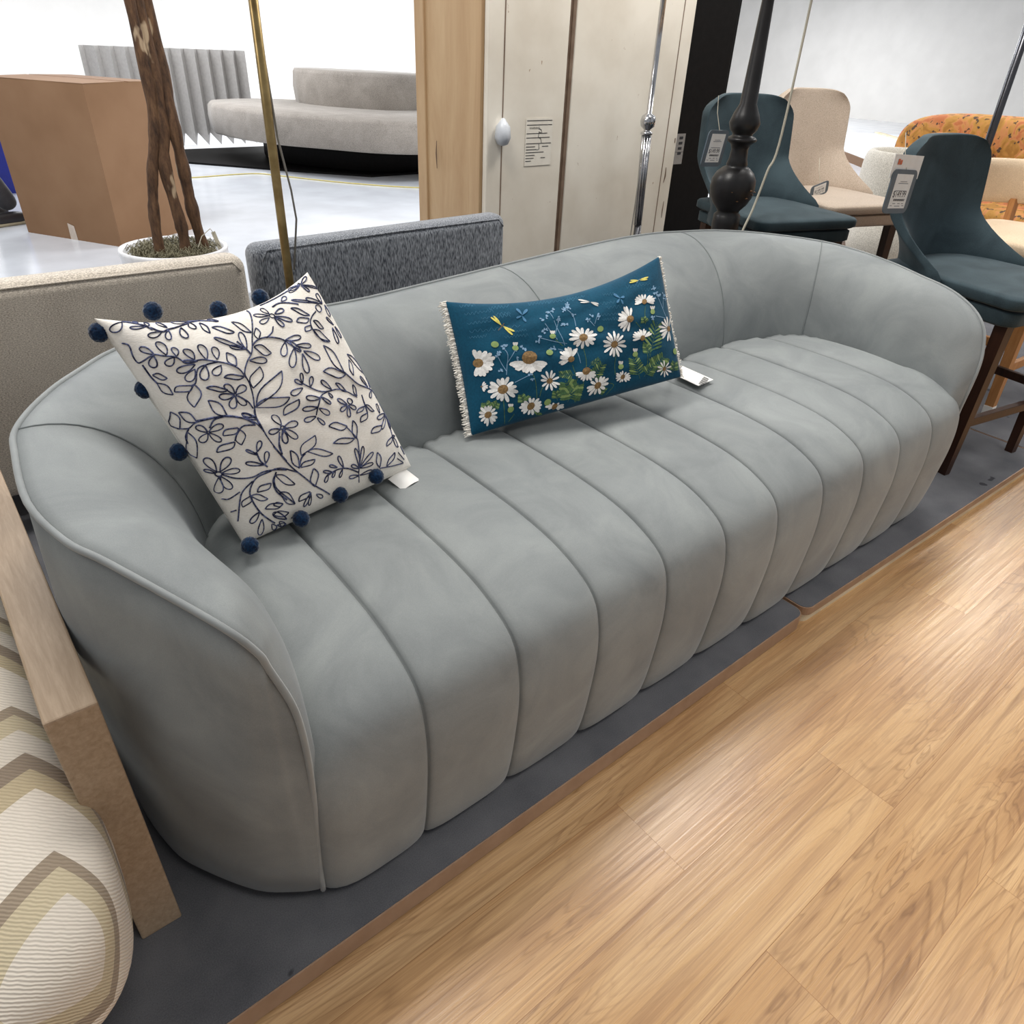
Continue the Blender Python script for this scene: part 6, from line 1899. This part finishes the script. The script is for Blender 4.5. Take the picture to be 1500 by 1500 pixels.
B().lathe((2.50, 1.75, 1.70), [(.20, 0), (.16, .25), (.158, .25), (.198, 0)]).done('lamp_shade', M['wall'], tl, True)
for a, z_, r_ in ((-1.55, .925, .009), (-1.75, .90, .006), (-1.35, .91, .005), (-.9, .915, .008), (-2.2, .89, .005), (-2.5, .92, .004)):
    B().lathe((2.50+.0815*math.cos(a), 1.75+.0815*math.sin(a), z_), [(.001, -r_*.4), (r_, 0), (.001, r_*.4)], 8).done('worn_patch', M['brownedge'], tl, True)
B().tube([Vector(p) for p in cr([(2.55, 1.62, 1.7), (2.515, 1.60, 1.12), (2.475, 1.60, 1.0), (2.435, 1.60, .88), (2.39, 1.60, .78), (2.37, 1.60, .6), (2.42, 1.62, .15)], 8)], .0042, 8).done('cord', M['cordcream'], tl, True)
local(tl)

# ================================================================== STOOLS
def stool(name, c, rz, mat, lab, top=.69, wood='darkwood', group=None, bh=.36, wd=.50, dp=.06):
    o = empty(name, (c[0], c[1], .11), rz); tag(o, lab, 'stool', group)
    w2 = wd/2
    # seat: rounded pad, wider to the front, over an apron
    def pad(z0, z1, ins, nm, soft):
        b = B(); L_ = [(z0, ins+.012), (z0+.008, ins), (z1-soft, ins), (z1-soft*.4, ins+.006), (z1, ins+.022), (z1+.006, .09), (z1+.009, .17)]
        def outl(i):
            P = []
            for cx, cy, a0 in ((-w2, -.25, 180), (w2, -.25, 270), (w2-.03, .23+dp, 0), (-w2+.03, .23+dp, 90)):
                r = .045 if i < .05 else .02; sx = 1 if cx > 0 else -1; sy = 1 if cy > 0 else -1
                for k in range(7):
                    a = math.radians(a0+15*k); P.append((cx-sx*(r+i)+r*math.cos(a), cy-sy*(r+i)+r*math.sin(a)))
            return P
        V = []; n = 28
        for z, i in L_:
            V += [(x, y, z) for x, y in outl(min(i, .19))]
        F = [(k*n+i, k*n+(i+1) % n, (k+1)*n+(i+1) % n, (k+1)*n+i) for k in range(len(L_)-1) for i in range(n)]+[tuple(range(n-1, -1, -1)), tuple(range((len(L_)-1)*n, len(L_)*n))]
        ob = b.add(V, F).done(nm, mat, o, True); ob.modifiers.new('wn', 'WEIGHTED_NORMAL').weight = 100; return ob
    pad(top-.05, top-.006, 0, 'seat_cushion', .012); pad(top-.105, top-.055, .012, 'seat_apron', .006)
    # winged back: wide at the foot where it folds round the seat
    def bk(side):
        def f(s, t):
            z = top-.09+t*(bh+.09); tt = max(0, (z-top)/bh); flare = max(0, 1-max(0, tt)*2.5)
            w_ = w2-.018+.025*flare**2-.01*tt; x = s*2-1
            e = max(0, tt-.80)/.20; w_ -= .055*e**2.2; zz_ = z-.045*abs(x)**5*max(0, tt-.6)
            y = .215+dp+.045*tt-(.035+.22*flare**1.5)*abs(x)**2.6
            return (x*w_, y+side*.052*(1-.35*e**3), zz_)
        return f
    b = B(); nu, nv = 33, 25; fr, rr = bk(0), bk(1)
    V = [fr(i/(nu-1), j/(nv-1)) for i in range(nu) for j in range(nv)]+[rr(i/(nu-1), j/(nv-1)) for i in range(nu) for j in range(nv)]
    k0 = nu*nv; F = []
    for i in range(nu-1):
        for j in range(nv-1): F += [(i*nv+j, (i+1)*nv+j, (i+1)*nv+j+1, i*nv+j+1), (k0+i*nv+j+1, k0+(i+1)*nv+j+1, k0+(i+1)*nv+j, k0+i*nv+j)]
    for i in range(nu-1):
        F += [(i*nv, k0+i*nv, k0+(i+1)*nv, (i+1)*nv), (i*nv+nv-1, (i+1)*nv+nv-1, k0+(i+1)*nv+nv-1, k0+i*nv+nv-1)]
    for j in range(nv-1):
        F += [(j, j+1, k0+j+1, k0+j), ((nu-1)*nv+j, k0+(nu-1)*nv+j, k0+(nu-1)*nv+j+1, (nu-1)*nv+j+1)]
    bo_ = b.add(V, F).done('backrest', mat, o, True)
    bv = bo_.modifiers.new('soft', 'BEVEL'); bv.width = .016; bv.segments = 3; bv.limit_method = 'ANGLE'; bv.angle_limit = .9
    lx, ly = w2-.045, .205
    for sx, sy in ((-1, -1), (1, -1), (1, 1), (-1, 1)):
        B().post((sx*(lx-.015), sy*(ly-.01), top-.10), (sx*lx, sy*(ly+(.03 if sy > 0 else 0)), 0), .042, .042, .028, .028).done('leg', M[wood], o)
    B().box((0, -ly, .20), (2*lx, .022, .032), .002).done('footrest', M[wood], o)
    for sx in (-1, 1): B().box((sx*lx, .01, .27), (.020, 2*ly, .030), .002).done('stretcher', M[wood], o)
    B().box((0, ly+.015, .27), (2*lx, .02, .03), .002).done('stretcher', M[wood], o)
    return o
G = 'teal suede counter stools'
stool('counter_stool', (2.90, .905), -.18, M['teal'], 'teal suede counter stool at the far right with hanging price tag and dark legs', .645, 'darkwood', G, .39)
stool('counter_stool', (2.96, 1.84), -.33, M['teal'], 'teal suede counter stool directly behind the black turned lamp', .70, 'darkwood', G, .40)
stool('counter_stool', (3.56, 1.90), -.30, M['beigechair'], 'oatmeal linen counter stool between the two teal stools with a small tag', .70, 'darkwood', None, .42)
# cream band-back stool, honey wood
cs = empty('band_back_stool', (3.53, 1.05, .11), -.05); tag(cs, 'cream linen stool with curved band back and honey wood posts at the right edge', 'stool')
B().grid(puff((0, 0, .655), (.50, .48, .07), .35, .008), 56, 24, 0, True).done('seat_cushion', M['creamfab'], cs, True)
def band(s, t):
    a = math.radians(152-134*s); rx, ry = .29, .27
    tt = 2*math.pi*t; th = .022*math.cos(tt); h = .085*math.copysign(abs(math.sin(tt))**.45, math.sin(tt))
    return ((rx+th)*math.cos(a), .02+(ry+th)*math.sin(a), .835+h)
B().grid(band, 40, 25).done('curved_back', M['creamfab'], cs, True)
for a in (138, 105, 70, 35):
    x, y = .285*math.cos(math.radians(a)), .02+.265*math.sin(math.radians(a)); B().post((x, y, .77), (x*.93, y*.9, .60), .045, .025).done('back_post', M['warmwood'], cs)
for sx, sy in ((-1, -1), (1, -1), (1, 1), (-1, 1)):
    lg = B().post((sx*.19, sy*.18, .62), (sx*.22, sy*.21, 0), .045, .045, .032, .032).done('leg', M['warmwood'], cs)
    B().post((sx*.2175, sy*.2075, .06), (sx*.22, sy*.21, .0), .036, .036, .034, .034).done('foot_wrap', M['paper'], lg)
for sx in (-1, 1): B().box((sx*.205, 0, .30), (.022, .39, .035), .002).done('stretcher', M['warmwood'], cs)
B().box((0, -.205, .22), (.40, .022, .035), .002).done('footrest', M['warmwood'], cs)

# ---- hanging price tags
def price_tag(pts, lab, card_top=False, price='$149.99'):
    P = [np.array(p, float) for p in pts]; ux, uy = P[1]-P[0], P[3]-P[0]; n = np.cross(ux, uy); n /= np.linalg.norm(n); n = n if n[1] < 0 else -n
    t = empty('hanging_price_tag', tuple(P[0])); tag(t, lab, 'price tag', 'slate framed price tags')
    def pt(a, b_, l=0): return P[0]+ux*a+uy*b_+n*l
    def plate(a0, a1, b0, b1, l0, l1, nm, mat, par, r=.0):
        O = []
        asp = np.linalg.norm(ux)/np.linalg.norm(uy)
        for ca, cb_, g0 in ((a0+r, b0+r*asp, 180), (a1-r, b0+r*asp, 270), (a1-r, b1-r*asp, 0), (a0+r, b1-r*asp, 90)):
            for k in range(6 if r else 1):
                g = math.radians(g0+18*k) if r else math.radians(g0+45); O.append((ca+r*math.cos(g), cb_+r*asp*math.sin(g)))
        m_ = len(O); V = [pt(a, b_, l0) for a, b_ in O]+[pt(a, b_, l1) for a, b_ in O]
        return B().add(V, [tuple(range(m_)), tuple(range(2*m_-1, m_-1, -1))]+[(i, (i+1) % m_, m_+(i+1) % m_, m_+i) for i in range(m_)]).done(nm, mat, par)
    fr = plate(0, 1, 0, 1, 0, .004, 'frame', M['tagframe'], t, .14)
    cd_ = plate(.17, .84, .10, .88, .004, .0048, 'card', M['paper'], fr)
    L1 = np.linalg.norm(ux); hgt = np.linalg.norm(uy)
    textmesh(price, L1*.165, tuple(pt(.21, .62, .0052)), tuple(ux), tuple(-uy), M['ink'], cd_, 'lettering', 0)
    k_ = B()
    for i in range(16):
        a = .30+.028*i; w_ = .014 if i % 3 else .022
        k_.add([pt(a, .66, .0053), pt(a+w_, .66, .0053), pt(a+w_, .71, .0053), pt(a, .71, .0053)], [(0, 1, 2, 3)])
    k_.done('barcode', M['ink'], cd_, recalc=False)
    k_ = B()
    for a0, a1, b_ in ((.36, .64, .26), (.30, .70, .30), (.27, .73, .47), (.3, .42, .76), (.5, .6, .76), (.66, .74, .76), (.22, .3, .81), (.4, .62, .82), (.7, .78, .81)):
        k_.add([pt(a0, b_, .0053), pt(a1, b_, .0053), pt(a1, b_+.014, .0053), pt(a0, b_+.014, .0053)], [(0, 1, 2, 3)])
    k_.done('small_print', M['inkgrey'], cd_, recalc=False)
    if card_top:
        c2 = plate(-.06, 1.10, -.32, .20, -.003, -.001, 'backing_card', M['paper'], t)
        k_ = B()
        for a0, a1, b0, b1 in ((.10, .17, -.22, -.10), (.19, .26, -.20, -.10)): k_.add([pt(a0, b0, .0005), pt(a1, b0, .0005), pt(a1, b1, .0005), pt(a0, b1, .0005)], [(0, 1, 2, 3)])
        k_.done('orange_mark', M['inkorange'], c2, recalc=False)
    top_ = (P[0]+P[1])/2
    B().tube([top_+n*.001, top_+np.array((.0, .02, .05)), top_+np.array((.03, .05, .10))], .0012, 5).done('string', M['cordcream'], t)
    local(t); return t
price_tag([(2.503, 1.17, 1.063), (2.675, 1.17, 1.050), (2.660, 1.17, .906), (2.503, 1.17, .931)], 'slate framed price tag with white card hanging on the far right teal stool', True)
price_tag([(2.262, 1.72, 1.127), (2.375, 1.72, 1.122), (2.352, 1.72, .999), (2.240, 1.72, 1.014)], 'slate framed price tag hanging between the black cabinet and black turned lamp')
price_tag([(3.385, 1.94, .845), (3.475, 1.91, .875), (3.485, 1.91, .80), (3.395, 1.94, .79)], 'slate framed price tag tilted on the oatmeal linen stool seat')

# ================================================================== FAR RIGHT: BARREL CHAIR, ORANGE SOFA, PLINTH
bch = empty('boucle_barrel_chair', (5.52, 2.46, .057)); tag(bch, 'cream boucle barrel chair seen beyond the oatmeal stool', 'armchair')
def brl(s, t):
    a = math.radians(-30+250*s); tt = 2*math.pi*t; th = .045*math.cos(tt); h = .22*math.copysign(abs(math.sin(tt))**.35, math.sin(tt))
    return (5.52+(.27+th)*math.cos(a), 2.46+(.27+th)*math.sin(a), .635+h)
B().grid(brl, 60, 33).done('curved_back', M['boucle'], bch, True)
B().grid(puff((5.52, 2.42, .50), (.50, .50, .14), .6, .02), 48, 24, 0, True).done('seat_cushion', M['boucle'], bch, True)
B().lathe((5.52, 2.46, .057), [(.2, 0), (.24, .05), (.29, .2), (.30, .42)], 40).done('base', M['boucle'], bch, True)
local(bch)
og = empty('orange_floral_sofa', (7.0, 2.3, 0)); tag(og, 'orange and gold floral patterned sofa at the far upper right', 'sofa')
B().grid(puff((6.95, 2.3, .66), (.42, 1.9, .72), .35, .03), 64, 32, 0, True).done('backrest', M['orange'], og, True)
B().grid(puff((6.64, 2.55, .30), (.94, 2.2, .38), .3, .02), 64, 32, 0, True).done('seat', M['orange'], og, True)
B().grid(puff((6.72, 2.72, .66), (.22, .62, .50), .5, .0), 48, 28, 0, True).done('back_cushion', M['orange'], og, True)
B().grid(puff((6.72, 1.95, .66), (.22, .62, .50), .5, .0), 48, 28, 0, True).done('back_cushion', M['orange'], og, True)
for x, y in ((6.26, 1.7), (6.26, 3.4), (7.0, 1.7), (7.0, 3.2)): B().post((x, y, .15), (x, y, 0), .05, .05).done('foot', M['darkwood'], og)
local(og)
sp_ = empty('steel_floor_lamp', (5.15, 1.9, .0)); tag(sp_, 'brushed steel floor lamp pole in front of the orange floral sofa', 'floor lamp')
B().tube([(5.17, 1.9, .11), (5.14, 1.9, 1.0), (5.10, 1.9, 1.9)], .022, 14).done('pole', M['gunmetal'], sp_, True)
B().lathe((5.17, 1.9, .0), [(.16, 0), (.16, .02), (.03, .04), (.025, .13)]).done('base', M['gunmetal'], sp_, True)
local(sp_)
pz = empty('display_plinth', (12.1, 6.26, 0), math.atan2(-1.1, -1.05)); tag(pz, 'low white display plinth with brown front trim on the far white floor', 'plinth')
B().box((-1, 1.6, .06), (7.6, 3.2, .12), .004).done('plinth_top', M['plinth'], pz)
B().box((-1, -.012, .05), (7.6, .024, .14), .003).done('front_trim', M['brownedge'], pz)
B().box((-1, 1.9, .125), (7.6, .10, .05), .003).done('rear_trim', M['kick'], pz)

# everything that stands on the shop floor itself (not on the platforms) is scaled about the camera onto its level
for r in (pt, cb, pe, bg, fs, rk, cz, og, sp_, pz):
    k = .957; r.location = (r.location.x*k, r.location.y*k, r.location.z*k+FZ); r.scale = (k, k, k)
